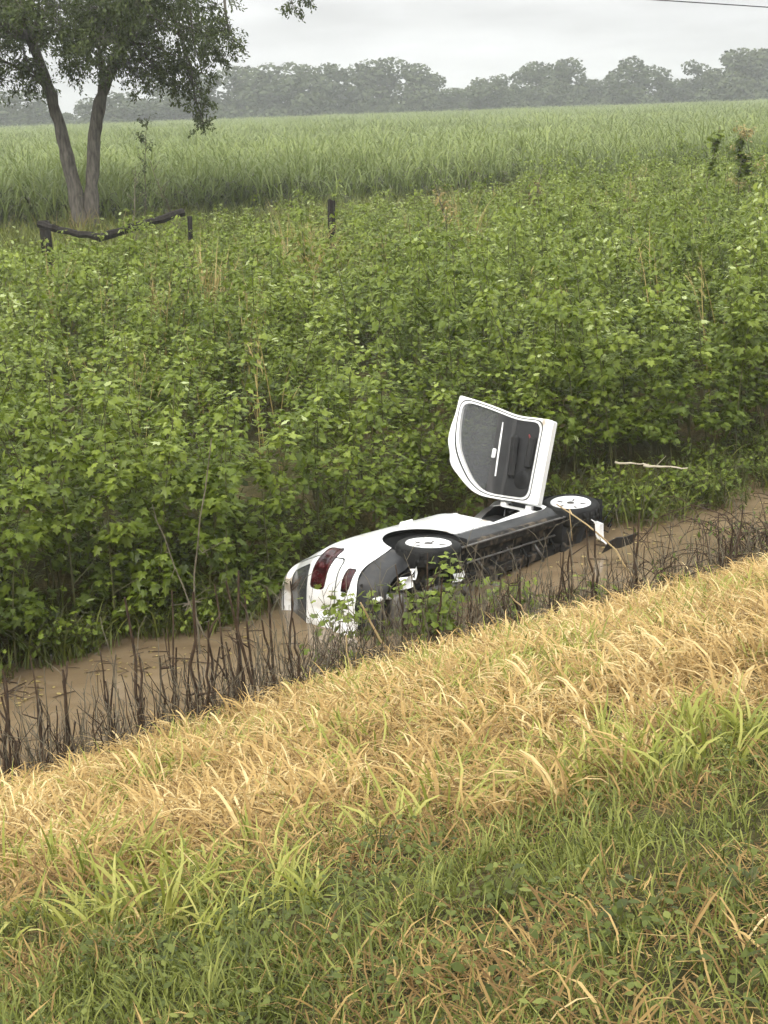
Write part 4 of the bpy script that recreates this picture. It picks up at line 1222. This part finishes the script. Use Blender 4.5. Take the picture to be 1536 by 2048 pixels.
    b = Bag(); b.tube([(-.55, -.46, .25), (-.70, -.50, .25), (-.88, -.50, .24)], .024, 10); b.obj('tailpipe', [M['chrome']], ex, True)
    b = Bag(); b.lathe([(0, -.14), (.05, -.14), (.07, -.12), (.07, .12), (.05, .14), (0, .14)], 16, axis='y', c=(.95, -.17, .19)); b.obj('resonator', [M['steel']], ex, True)
    b = Bag(); b.tube([(2.0, -.60, .19), (1.2, -.60, .185), (.5, -.60, .19), (.25, -.56, .22)], .009, 5); b.obj('brake_line', [M['steel']], root, True)
    # ---- exposed front end
    part('front_subframe', 'underbody', ((2.50, 0, .22), (.30, .42, .035), .02), ((2.85, 0, .24), (.05, .46, .04), .02), ((2.20, 0, .22), (.05, .48, .04), .02))
    part('engine_block', 'underbody', ((2.62, -.05, .55), (.24, .36, .26), .06), ((2.55, .20, .80), (.20, .28, .08), .04))
    tr_ = []
    for i, xx in enumerate(np.linspace(2.08, 3.12, 9)):
        tr_.append([(xx + .02 * math.sin(3 * j + i), yy, .235 + .03 * math.sin(2.3 * i + 1.7 * j) + (.05 if (i > 6) else 0)) for j, yy in enumerate(np.linspace(-.72, .60, 8))])
    UNDERTRAY = tr_
    part('bumper_beam', 'underbody', ((3.13, 0, .42), (.05, .62, .06), .02))
    part('battery_tray', 'black_plastic', ((2.75, -.52, .62), (.16, .11, .14), .03))
    part('washer_tank', 'black_plastic', ((2.95, -.60, .48), (.09, .09, .16), .04))
    part('gearbox', 'steel', ((2.66, .05, .36), (.17, .22, .11), .06), ((2.58, -.26, .34), (.11, .12, .10), .05))
    part('radiator_support', 'black_plastic', ((3.02, 0, .55), (.035, .60, .24), .01), ((3.0, 0, .30), (.05, .62, .03), .01))
    for sy in (-1, 1):
        part('lower_arm', 'underbody', ((2.46, sy * .56, .25), (.05, .16, .022), .01), ((2.58, sy * .54, .25), (.14, .035, .02), .01))
        b = Bag(); b.tube([(2.47, sy * .60, .36), (2.44, sy * .56, .84)], [.045, .04], 10); b.obj('strut', [M['underbody']], root, True)
        b = Bag(); b.tube([(2.5, sy * .16, .33), (2.5, sy * .62, .31)], .022, 8); b.obj('drive_shaft', [M['steel']], root, True)
        part('inner_wing', 'underbody', ((2.40, sy * .63, .76), (.34, .022, .14), .01), ((2.2, sy * .68, .62), (.045, .10, .28), .02))
    r = np.random.default_rng(5)
    for k in range(9):
        b = Bag()
        p0 = np.array([2.35 + r.uniform(0, .6), r.uniform(-.6, -.1), r.uniform(.18, .4)]); p = [p0]
        for q in range(5): p.append(p[-1] + r.normal(0, .09, 3) + np.array([.02, 0, -.015]))
        b.tube(p, .009, 5, cap=False); b.obj('hose', [M['rubber']], root, True)
    # torn bumper pieces hanging at the nose
    def sheet(name, P, th, mat, label):
        P = np.array(P, float); n = P.shape[0]; b = Bag()
        nrm = np.cross(P[1, 0] - P[0, 0], P[0, 1] - P[0, 0]); nrm /= np.linalg.norm(nrm) + 1e-9
        V = np.concatenate([P.reshape(-1, 3), P.reshape(-1, 3) + nrm * th]); m_ = P.shape[1]; k = n * m_; T = []
        for i in range(n - 1):
            for j in range(m_ - 1):
                a = i * m_ + j; T += [(a, a + 1, a + m_), (a + 1, a + m_ + 1, a + m_), (k + a, k + a + m_, k + a + 1), (k + a + 1, k + a + m_, k + a + m_ + 1)]
        rim = [i * m_ for i in range(n)] + [(n - 1) * m_ + j for j in range(1, m_)] + [i * m_ + m_ - 1 for i in range(n - 2, -1, -1)] + [j for j in range(m_ - 2, 0, -1)]
        for a, c in zip(rim, rim[1:] + rim[:1]): T += [(a, c, a + k), (c, c + k, a + k)]
        b.add(V, T); o = b.obj(name, [M[mat]], root); o['label'] = label
    for cx, cy, sx, sy_ in ((-.50, -.60, .09, .055), (-.40, -.66, .05, .05), (.30, -.50, .085, .04)):
        rows = [[(cx + sx * (i - 1), cy + sy_ * (j - 1) + .015 * math.sin(3 * i), .175 + .022 * math.sin(2 * i + 3 * j + cx * 9)) for j in range(3)] for i in range(3)]
        sheet('bumper_fragment', rows, .004, 'paint', 'broken white plastic piece hanging under the rear of the car')
    for k in range(7):                                     # cables and brackets hanging loose
        b = Bag(); q0 = np.array([.4 + .25 * k, -.62 + .03 * (k % 3), .21])
        b.tube([q0, q0 + np.array([.05, .08, -.03]), q0 + np.array([.12, .15, -.02 - .02 * (k % 2)]), q0 + np.array([.16, .24, .02])], .008 + .003 * (k % 3), 5); b.obj('bracket', [M['steel' if k % 2 else 'rubber']], root, True)
    for xx in (.55, 1.05, 1.6): part('heat_shield', 'steel', ((xx, -.30, .275), (.14, .10, .008), .004))
    sheet('engine_undertray', UNDERTRAY, .006, 'black_plastic', 'buckled black undertray beneath the engine')
    inv = np.linalg.inv(CAR_R)
    def W(p): return inv @ (np.array(p) - CAR_O)
    a0 = np.array([2.13, 14.62, .22]); rows = []
    for k in range(6):
        u = k / 5; c = a0 + np.array([.12 * u + .02 * math.sin(9 * u), -.10 * u, -.26 * u + .03 * math.sin(7 * u)])
        w = .032 + .018 * math.sin(5 * u)
        rows.append([W(c + np.array([-w, .02, .012])), W(c + np.array([0, -.02 - .02 * math.sin(8 * u), 0])), W(c + np.array([w, .03, -.012]))])
    sheet('bumper_fragment', rows, .006, 'paint', 'torn white strip of front bumper hanging to the water')
    c = np.array([2.31, 14.28, .02])
    rows = [[W(c + np.array([-.16 + .3 * u + .05 * v, -.06 * v, -.04 + .10 * u + .13 * v + .02 * math.sin(6 * u)])) for v in (0, .5, 1)] for u in (0, .3, .6, 1)]
    sheet('splash_guard', rows, .008, 'black_plastic', 'torn black plastic flap at the nose, just above the water')


build_car()

# ------------------------------------------------------------------ fence remains, saplings, cable
def post(label, x_, y_, top, w=.07, lean=(0, 0), bot=.2, name='fence_post'):
    b = Bag(); h = top - bot; r = np.random.default_rng(int(abs(x_ * 100)))
    P = [(lean[0] * u * h, lean[1] * u * h, u * h) for u in np.linspace(0, 1, 7)]
    b.tube(np.array(P) + r.normal(0, .006, (7, 3)), w * (1 + r.normal(0, .05, 7)), 8)
    V, T, M_, C = b.arrays(); k = V[:, 2] > h - .06; V[k, 2] += .03 * np.sin(V[k, 0] * 40)
    b2 = Bag(); b2.add(V, T)
    o = b2.obj(name, [M['old_wood']]); o.location = (x_, y_, bot)
    return tag(o, label, 'fence post', 'remains of the old fence behind the thicket')


post('thick dark stump post at the left end of the broken rail', -6.66, 30.9, 2.32, .115)
post('slim dark post standing alone in the thicket before the cane', -.92, 31.5, 2.52, .085, (.03, 0))
post('leaning dark post at the raised right end of the broken rail', -3.80, 30.6, 2.34, .05, (.06, .02))


def rail(label, P, r0):
    b = Bag(); P = np.array(P, float); u = np.linspace(0, 1, 9)
    Q = np.stack([np.interp(u, np.linspace(0, 1, len(P)), P[:, c]) for c in range(3)], 1) - P[0]
    rr = np.random.default_rng(9); b.tube(Q + rr.normal(0, .012, Q.shape), r0 * (1 + rr.normal(0, .08, 9)), 7)
    o = b.obj('fence_rail', [M['old_wood']]); o.location = P[0]
    tag(o, label, 'fence rail', 'remains of the old fence behind the thicket')


rail('broken dark rail sloping down from the stump post', [(-6.62, 30.2, 2.34), (-6.2, 30.0, 2.20), (-5.35, 29.6, 2.06)], .075)
rail('broken dark rail rising up to the leaning post', [(-5.36, 29.6, 2.07), (-4.5, 29.8, 2.26), (-3.75, 30.2, 2.44)], .085)


def sapling(label, x_, y_, h, seed, leafy=90, mat='weed', sz=(.05, .10), name='sapling', spread=.5, bare=.3, stem_mat='twig', cat='sapling', tints=(.4, .15)):
    r = np.random.default_rng(seed)
    root = empty(name, (x_, y_, float(ground_z(x_, y_)) - .05))
    b = Bag(); lf = Bag(); u = np.linspace(0, 1, 8); ln = r.normal(0, .12, 2)
    P = np.stack([ln[0] * u ** 2 * h, ln[1] * u ** 2 * h, u * h], 1) + np.concatenate([[[0, 0, 0]], r.normal(0, .02, (7, 3))])
    b.tube(P, np.linspace(.022, .005, 8), 5)
    at = []
    for k in range(11):
        f = r.uniform(bare, .95); az = r.uniform(0, 6.28); L = spread * (1.2 - f) * r.uniform(.5, 1.2)
        p0 = np.array([np.interp(f, u, P[:, c]) for c in range(3)]); p1 = p0 + np.array([math.cos(az) * L, math.sin(az) * L, L * r.uniform(.5, 1.4)])
        b.tube([p0, (p0 + p1) / 2 + r.normal(0, .02, 3), p1], [.009, .006, .003], 4)
        at += [p0 + (p1 - p0) * q for q in np.linspace(.2, 1, 8)]
    at = np.array(at); B = at[r.integers(0, len(at), leafy)] + r.normal(0, .05, (leafy, 3))
    az = r.uniform(0, 6.28, leafy); pt = r.uniform(-.3, 1.1, leafy)
    fw = np.stack([np.cos(az) * np.cos(pt), np.sin(az) * np.cos(pt), -np.sin(pt)], 1); s_ = r.uniform(*sz, leafy)
    if leafy: stamp(lf, LEAF_V if mat == 'weed' else OVAL_V, LEAF_T if mat == 'weed' else OVAL_T, B, frames(fw, np.stack([r.normal(0, .3, leafy), r.normal(0, .3, leafy), np.ones(leafy)], 1)), np.stack([s_] * 3, 1), 0, np.clip(r.normal(*tints, leafy), 0, 1))
    b.obj('stem', [M[stem_mat]], root)
    if leafy: lf.obj('foliage', [M[mat]], root)
    return tag(root, label, cat)


sapling('thin upright sapling rising between the broken rails', -5.12, 32.0, 2.9, 21, 130, 'tree_leaf', (.05, .09), spread=.75, bare=.45)
sapling('wispy sapling beside the leaning fence post', -4.25, 33.5, 3.0, 22, 150, 'tree_leaf', (.05, .09), spread=.8, bare=.4)
sapling('leafy sapling standing close behind the forked trunks', -6.6, 44.2, 3.9, 23, 260, 'tree_leaf', (.08, .14), spread=1.0, bare=.4)
sapling('single tall weed standing above the thicket against the cane', 7.68, 36.0, 3.25, 24, 80, 'weed', (.11, .19), 'tall_weed', .35, .7, cat='weed', tints=(.6, .15))
sapling('tall dark bushy weed at the right end of the thicket', 8.7, 36.5, 3.0, 25, 170, 'weed', (.11, .18), 'tall_weed', .6, .55, cat='weed', tints=(.45, .15))
sapling('dry yellow-brown bush at the right edge before the cane', 9.55, 37.6, 3.25, 26, 620, 'dry_leaf', (.06, .12), 'dry_bush', 1.0, .35, cat='bush', tints=(.75, .2))
sapling('small brown withered weed on the skyline of the thicket', 3.2, 32.0, 2.65, 27, 90, 'dry_leaf', (.06, .12), 'withered_weed', .35, .7, cat='weed', tints=(.1, .1))
sapling('withered tan weed in the thicket right of the lone post', 1.55, 29.5, 2.5, 28, 120, 'dry_leaf', (.06, .12), 'withered_weed', .4, .6, cat='weed', tints=(.5, .2))


def grass_clump(label, x_, y_, h, seed, nb=46, name='grass_clump', mat='dry_leaf', w=(.012, .022), tint=(.6, .2)):
    r = np.random.default_rng(seed); b = Bag()
    for k in range(nb):
        V, T = blade(h * r.uniform(.7, 1.08), r.uniform(0, .22), r.uniform(.4, 1.5), r.uniform(0, 6.28), r.uniform(*w), 6, (*r.normal(0, .12, 2), 0), 2.2)
        b.add(V, T, 0, np.clip(r.normal(*tint), 0, 1))
    o = b.obj(name, [M[mat]]); o.location = (x_, y_, float(ground_z(x_, y_)) - .04)
    tag(o, label, 'grass clump', 'grass clumps growing out of the thicket')


grass_clump('pale yellow grass clump left of the lone fence post', -1.55, 28.5, 2.35, 31, 70)
grass_clump('tall yellow grass clump in the middle of the thicket', -1.1, 26.3, 2.35, 32, 80)
grass_clump('tan grass clump below the raised broken rail', -2.62, 24.0, 2.25, 33, 50)
grass_clump('small tan grass clump by the left edge of the thicket', -4.9, 23.0, 2.2, 34, 34)
grass_clump('reddish dry grass at the foot of the forked tree', -8.0, 41.3, 1.7, 35, 70, tint=(.25, .2))
grass_clump('yellowish dry clump on the thicket skyline, mid right', 1.9, 31.0, 2.45, 36, 40)

cb = Bag(); u = np.linspace(0, 1, 60)
p0, p1 = np.array([10.99, 60.0, 7.87]), np.array([15.3, 60.0, 7.47]); dv = (p1 - p0) / 4.31
sgs = -46 + 92 * u
cb.tube(np.stack([p0[0] + sgs, np.full(60, 60.0), 7.87 - .093 * sgs - .0006 * sgs ** 2 + .0006 * 0], 1), .022, 6)
co = cb.obj('power_cable', [M['wire']]); tag(co, 'dark overhead cable crossing the top right corner of the sky', 'cable')

# ------------------------------------------------------------------ dead stalks and twigs along the near water edge
def stalk_mesh(seed, h, twigs, r0=.009, lean=.12):
    r = np.random.default_rng(seed); b = Bag(); u = np.linspace(0, 1, 7); ln = r.normal(0, lean, 2)
    P = np.stack([ln[0] * u * h, ln[1] * u * h, u * h], 1) + np.concatenate([[[0, 0, 0]], r.normal(0, .012, (6, 3))])
    b.tube(P, np.linspace(r0, r0 * .4, 7), 5)
    for k in range(twigs):
        f = r.uniform(.3, .95); az = r.uniform(0, 6.28); L = r.uniform(.08, .28)
        p = np.array([np.interp(f, u, P[:, c]) for c in range(3)]); e = p + np.array([math.cos(az) * L * .7, math.sin(az) * L * .7, L * r.uniform(.2, 1)])
        b.tube([p, (p + e) / 2 + r.normal(0, .012, 3), e], [r0 * .5, r0 * .4, r0 * .2], 4)
    return b


stalks = [stalk_mesh(1200 + k, .55 + .06 * k, k % 2, .008 + .003 * (k % 4), .035).mesh('dead_stalk', [M['dead_stalk']]) for k in range(8)]
STALKS = [(2.9, 8.99, .92, .018, .0, 'thick dark dead stalk in the water at the left edge, leftmost of the tall ones'),
          (3.35, 9.06, .9, .022, .03, 'thickest dark dead stalk, left of the forked pale sapling'),
          (3.9, 9.10, .86, .018, -.03, 'tall dark stalk standing below the pale forked sapling'),
          (4.5, 9.12, .92, .017, .02, 'dark stalk halfway between the forked sapling and the car'),
          (4.85, 9.14, .98, .015, .0, 'tall slim dark stalk in the densest part of the stalk row'),
          (5.15, 9.16, 1.0, .014, -.02, 'tallest dark stalk just left of the car rear window'),
          (6.45, 9.15, .95, .012, .0, 'straight dark stalk standing in front of the rear wheel'),
          (7.3, 9.10, .75, .014, .02, 'dark stalk in front of the sill, below the open door'),
          (7.85, 9.08, .85, .012, -.02, 'thin dark stalk in front of the torn front end')]
cnt = 0; spots = []
while cnt < 240:
    s0 = rng.uniform(1.2, 12.5); t0 = rng.uniform(8.8, 9.6)
    w = 1.0 if s0 < 5.35 else (.15 if s0 < 6.2 else (.6 if s0 < 8.6 else .45))
    if rng.random() > w: continue
    x_, y_ = xy(s0, t0)
    if in_car(x_, y_, .05): continue
    spots.append((float(x_), float(y_), s0)); cnt += 1
for x_, y_, s0 in spots:
    o = bpy.data.objects.new('dead_stalk', stalks[int(rng.integers(0, 8))]); COL.objects.link(o)
    k = (.5 + .75 * rng.random() ** 1.3) * (1.0 if s0 < 5.9 else .8)
    o.location = (x_, y_, float(ground_z(x_, y_)) - .03); o.scale = (k, k, k * (1 + max(0, -float(ground_z(x_, y_)))))
    o.rotation_euler = (float(rng.normal(0, .09)), float(rng.normal(0, .09)), float(rng.uniform(0, 6.28)))
    tag(o, 'thin dark dead weed stalk standing along the near water edge', 'stalk', 'dead stalks along the near water edge')
for s0, t0, h, r0, lean, lab in STALKS:
    x_, y_ = (float(v) for v in xy(s0, t0))
    o = stalk_mesh(int(s0 * 1000), h, 2, r0, .04).obj('dead_stalk', [M['dead_stalk']])
    o.location = (x_, y_, float(ground_z(x_, y_)) - .03); o.rotation_euler = (lean, .02, 0)
    tag(o, lab, 'stalk', 'dead stalks along the near water edge')
# the finest twigs and rotting stems between them
fine = [stalk_mesh(1300 + k, .36 + .07 * k, 2, .0045, .10).mesh('fine_twig_shape', [M['dead_stalk'] if k % 3 == 0 else M['twig']]) for k in range(6)]
P = np.stack([rng.uniform(-3, 15, 2900), np.clip(rng.normal(9.08, .22, 2900), 8.65, 9.8)], 1)
x, y = xy(P[:, 0], P[:, 1]); keep = ~in_car(x, y, .03) & (rng.random(len(x)) < np.interp(P[:, 0], [6.5, 8], [1, .5])); x, y = x[keep], y[keep]; n = len(x)
scatter('dead_brush', np.stack([x, y, np.maximum(ground_z(x, y), -.25) - .02], 1), np.stack([rng.normal(0, .16, n), rng.normal(0, .16, n), rng.uniform(0, 6.28, n)], 1),
        rng.uniform(.5, 1.3, n), rng.integers(0, 6, n), fine, 'tangle of fine dark dead twigs along the near water edge', 'brush')

for k, (s0, t0, h, lab) in enumerate([(5.75, 9.35, .75, 'green leafy weed before the rear bumper of the car'), (6.15, 9.45, .95, 'leafy weed growing under the rear wheel of the car'), (6.55, 9.30, .80, 'dark leafy weed below the rear wheel, nearer the bank'),
                                      (6.95, 9.55, 1.0, 'bright-topped leafy weed in front of the car sill'), (7.3, 9.35, .7, 'low leafy weed by the bank before the car sill'), (7.75, 9.45, .65, 'small leafy weed at the water, below the open door'),
                                      (8.15, 9.3, .6, 'small leafy weed between two tan reeds'), (6.35, 9.05, .6, 'low dark weed at the straw edge beside the leaning reed')]):
    x_, y_ = (float(v) for v in xy(s0, t0))
    st_b, lf_b, hh = weed_bags(1400 + k, h, 95, size=(.05, .10), low=.10, spread=.32)
    V, T, _, C = lf_b.arrays(); lb = Bag(); lb.add(V, T, 0, C - .12)
    e = empty('bank_weed', (x_, y_, max(float(ground_z(x_, y_)), -.25)))
    st_b.obj('stem', [M['weed_stem']], e); lb.obj('foliage', [M['weed']], e)
    tag(e, lab, 'weed', 'leafy weeds at the near water edge')


def cane_stick(label, P, r0, mat, name='reed', cat='reed', twigs=0, seed=1):
    P = np.array(P, float); b = Bag(); u = np.linspace(0, 1, 9); r = np.random.default_rng(seed)
    Q = np.stack([np.interp(u, np.linspace(0, 1, len(P)), P[:, c]) for c in range(3)], 1) - P[0] + np.concatenate([[[0, 0, 0]], r.normal(0, .006, (8, 3))])
    b.tube(Q, np.linspace(r0, r0 * .45, 9), 6)
    for k in range(twigs):
        p = Q[int(r.integers(2, 8))]; b.tube([p, p + r.normal(0, .06, 3), p + r.normal(0, .12, 3) + np.array([0, 0, .08])], [r0 * .5, r0 * .4, r0 * .2], 4)
    o = b.obj(name, [M[mat]]); o.location = P[0]
    return tag(o, label, cat)


cane_stick('thick tan reed leaning left in front of the rear bumper', [(.10, 10.70, .22), (-.06, 10.62, .48), (-.20, 10.56, .80)], .014, 'reed', seed=2)
cane_stick('long tan reed leaning across the front wheel of the car', [(2.30, 12.26, .12), (2.08, 12.28, .45), (1.82, 12.30, .78), (1.46, 12.32, 1.03)], .012, 'reed', twigs=2, seed=3)
cane_stick('short tan reed leaning over the water below the open door', [(1.26, 11.35, .15), (1.12, 11.37, .36), (.99, 11.40, .54)], .012, 'reed', seed=4)
cane_stick('short upright tan reed at the straw edge left of the car', [(-.23, 9.99, .25), (-.28, 9.99, .52), (-.30, 10.0, .76)], .010, 'reed', seed=5)
cane_stick('pale forked dead stem against the thicket left of the car', [(-1.60, 11.95, -.1), (-1.62, 11.95, .55), (-1.50, 11.95, 1.2), (-1.38, 11.98, 1.78)], .010, 'twig', 'bare_sapling', 'sapling', 5, 6)
cane_stick('pale dead stem leaning left, crossing the forked one', [(-1.55, 11.93, .1), (-1.75, 11.93, .7), (-1.9, 11.95, 1.25)], .008, 'twig', 'bare_sapling', 'sapling', 3, 7)
cane_stick('pale stick lying across the grass right of the car, left piece', [(2.60, 16.3, .42), (2.83, 16.25, .40), (2.98, 16.25, .385)], .014, 'pale_stick', 'fallen_stick', 'stick', 0, 8)
cane_stick('pale stick lying across the grass right of the car, right piece', [(2.90, 16.2, .395), (3.15, 16.18, .37), (3.38, 16.15, .345)], .016, 'pale_stick', 'fallen_stick', 'stick', 1, 9)


def bramble(label, x_, y_, seed, arcs, L=(.7, 1.4), z0=None):
    r = np.random.default_rng(seed); b = Bag(); lf = Bag(); root = empty('bramble', (x_, y_, max(float(ground_z(x_, y_)), -.2)))
    for k in range(arcs):
        az = r.uniform(0, 6.28); l = r.uniform(*L); th = np.linspace(r.uniform(0, .3), r.uniform(1.7, 2.7), 10); st_ = l / 10
        aa = az + np.linspace(0, r.normal(0, .5), 10)
        P = np.cumsum(np.stack([np.sin(th) * np.cos(aa), np.sin(th) * np.sin(aa), np.cos(th)], 1) * st_, 0) + np.array([*r.normal(0, .12, 2), 0])
        b.tube(P, np.linspace(.008, .003, 10), 4)
        for q in range(3):
            p = P[int(r.integers(2, 9))]; e = p + r.normal(0, .09, 3) + np.array([0, 0, .06]); b.tube([p, (p + e) / 2, e], [.004, .003, .0015], 3)
        nl = 5; B = P[r.integers(2, 10, nl)] + r.normal(0, .02, (nl, 3)); fw = r.normal(0, 1, (nl, 3)); s_ = r.uniform(.03, .07, nl)
        stamp(lf, OVAL_V, OVAL_T, B, frames(fw, r.normal(0, .4, (nl, 3)) + np.array([0, 0, 1])), np.stack([s_] * 3, 1), 0, np.clip(r.normal(.25, .15, nl), 0, 1))
    b.obj('stems', [M['dead_stalk']], root); lf.obj('leaves', [M['weed']], root)
    tag(root, label, 'bramble', 'brambles on the near bank to the right')


for s0, t0, sd_, ar, lab in [(10.35, 9.55, 51, 26, 'dark tangled bramble by the right edge over the water'), (10.9, 9.8, 52, 24, 'bramble cut by the right edge, reaching out over the water'),
                             (9.75, 9.35, 53, 9, 'low twiggy bramble on the bank left of the tangled one'), (9.2, 9.3, 54, 6, 'sparse low bramble beside the torn nose of the car'), (8.6, 9.2, 55, 6, 'thin twiggy bramble at the foot of the long reed')]:
    x_, y_ = (float(v) for v in xy(s0, t0)); bramble(lab, x_, y_, sd_, ar)
cane_stick('long thin dark stem arching over the water at the right', [(3.45, 13.7, .05), (3.30, 13.9, .42), (3.0, 14.1, .50), (2.75, 14.25, .36), (2.52, 14.4, .02)], .009, 'dead_stalk', 'arching_bramble', 'bramble', 2, 10)


def broad_weed(label, s0, t0, seed, nl=26, sz=(.022, .042)):
    x_, y_ = (float(v) for v in xy(s0, t0)); r = np.random.default_rng(seed)
    root = empty('broadleaf_weed', (x_, y_, float(ground_z(x_, y_)))); b = Bag()
    az = r.uniform(0, 6.28, nl); rr = r.uniform(.01, .10, nl); hh = r.uniform(.02, .11, nl); pt = r.uniform(-.5, .8, nl)
    fw = np.stack([np.cos(az) * np.cos(pt), np.sin(az) * np.cos(pt), -np.sin(pt)], 1); s_ = r.uniform(*sz, nl)
    P = np.stack([np.cos(az) * rr, np.sin(az) * rr, hh], 1)
    stamp(b, OVAL_V * np.array([1, 1.6, 1]), OVAL_T, P, frames(fw, np.stack([r.normal(0, .3, nl), r.normal(0, .3, nl), np.ones(nl)], 1)), np.stack([s_] * 3, 1), 0, np.clip(r.normal(.35, .2, nl), 0, 1))
    sb = Bag()
    for p in P[::2]: sb.tube([(0, 0, -.01), p * .6 + np.array([0, 0, .01]), p], [.003, .002, .0015], 3, cap=False)
    b.obj('leaves', [M['clover']], root); sb.obj('stems', [M['weed_stem']], root)
    tag(root, label, 'weed', 'broadleaf weeds in the verge')


for s0, t0, sd_, lab in [(2.14, 2.32, 61, 'dark broadleaf weed low on the right of the verge'), (2.27, 2.36, 62, 'dark broadleaf weed just right of the other at the lower right'), (2.47, 2.21, 63, 'broadleaf weed by the right edge under the straw'),
                         (2.18, 2.81, 64, 'broadleaf weed in the middle of the verge'), (1.33, 3.5, 65, 'broadleaf weed at the lower left of the verge'), (2.38, 3.69, 66, 'broadleaf weed at the lower edge of the straw belt')]:
    broad_weed(lab, s0, t0, sd_)

# leaf litter and broken stems floating on the flood water
lit = []
for k in range(4):
    r = np.random.default_rng(1500 + k); b = Bag()
    for q in range(9):
        c = np.array([*r.normal(0, .16, 2), 0]); a = r.uniform(0, 6.28)
        if q % 3: stamp(b, OVAL_V * np.array([1, 1.4, .3]), OVAL_T, c[None], frames(np.array([[math.cos(a), math.sin(a), .02]]), np.array([[0, 0, 1.0]])), np.array([[r.uniform(.03, .07)] * 3]), 0, r.uniform(.1, .9))
        else: b.tube([c, c + np.array([math.cos(a) * .08, math.sin(a) * .08, .004]), c + np.array([math.cos(a) * .17, math.sin(a) * .15, 0])], .004, 4, 1)
    lit.append(b.mesh('litter_shape', [M['dry_leaf'], M['dead_stalk']]))
P = np.stack([rng.uniform(0, 15, 150), np.where(rng.random(150) < .6, rng.uniform(10.7, 11.3, 150), rng.uniform(9.3, 9.9, 150))], 1)
x, y = xy(P[:, 0], P[:, 1]); keep = ~in_car(x, y, .12); x, y = x[keep], y[keep]; n = len(x)
scatter('litter', np.stack([x, y, np.full(n, -.062)], 1), np.stack([0 * x, 0 * x, rng.uniform(0, 6.28, n)], 1), rng.uniform(.6, 1.2, n), rng.integers(0, 4, n), lit,
        'brown leaves and broken stems floating at the edges of the muddy water', 'litter')

# ------------------------------------------------------------------ rainy haze
hb = Bag(); hb.box((0, 0, 8.0), (1000, 1000, 10.4))
hm, nd, lk, out = new_mat('rain_haze')
pv = nd.new('ShaderNodeVolumePrincipled'); pv.inputs['Color'].default_value = (.93, .96, .97, 1); pv.inputs['Density'].default_value = .00074
lk.new(pv.outputs[0], out.inputs['Volume'])
ho = hb.obj('haze', [hm]); tag(ho, 'pale grey rain haze over the fields', 'haze', kind='stuff')
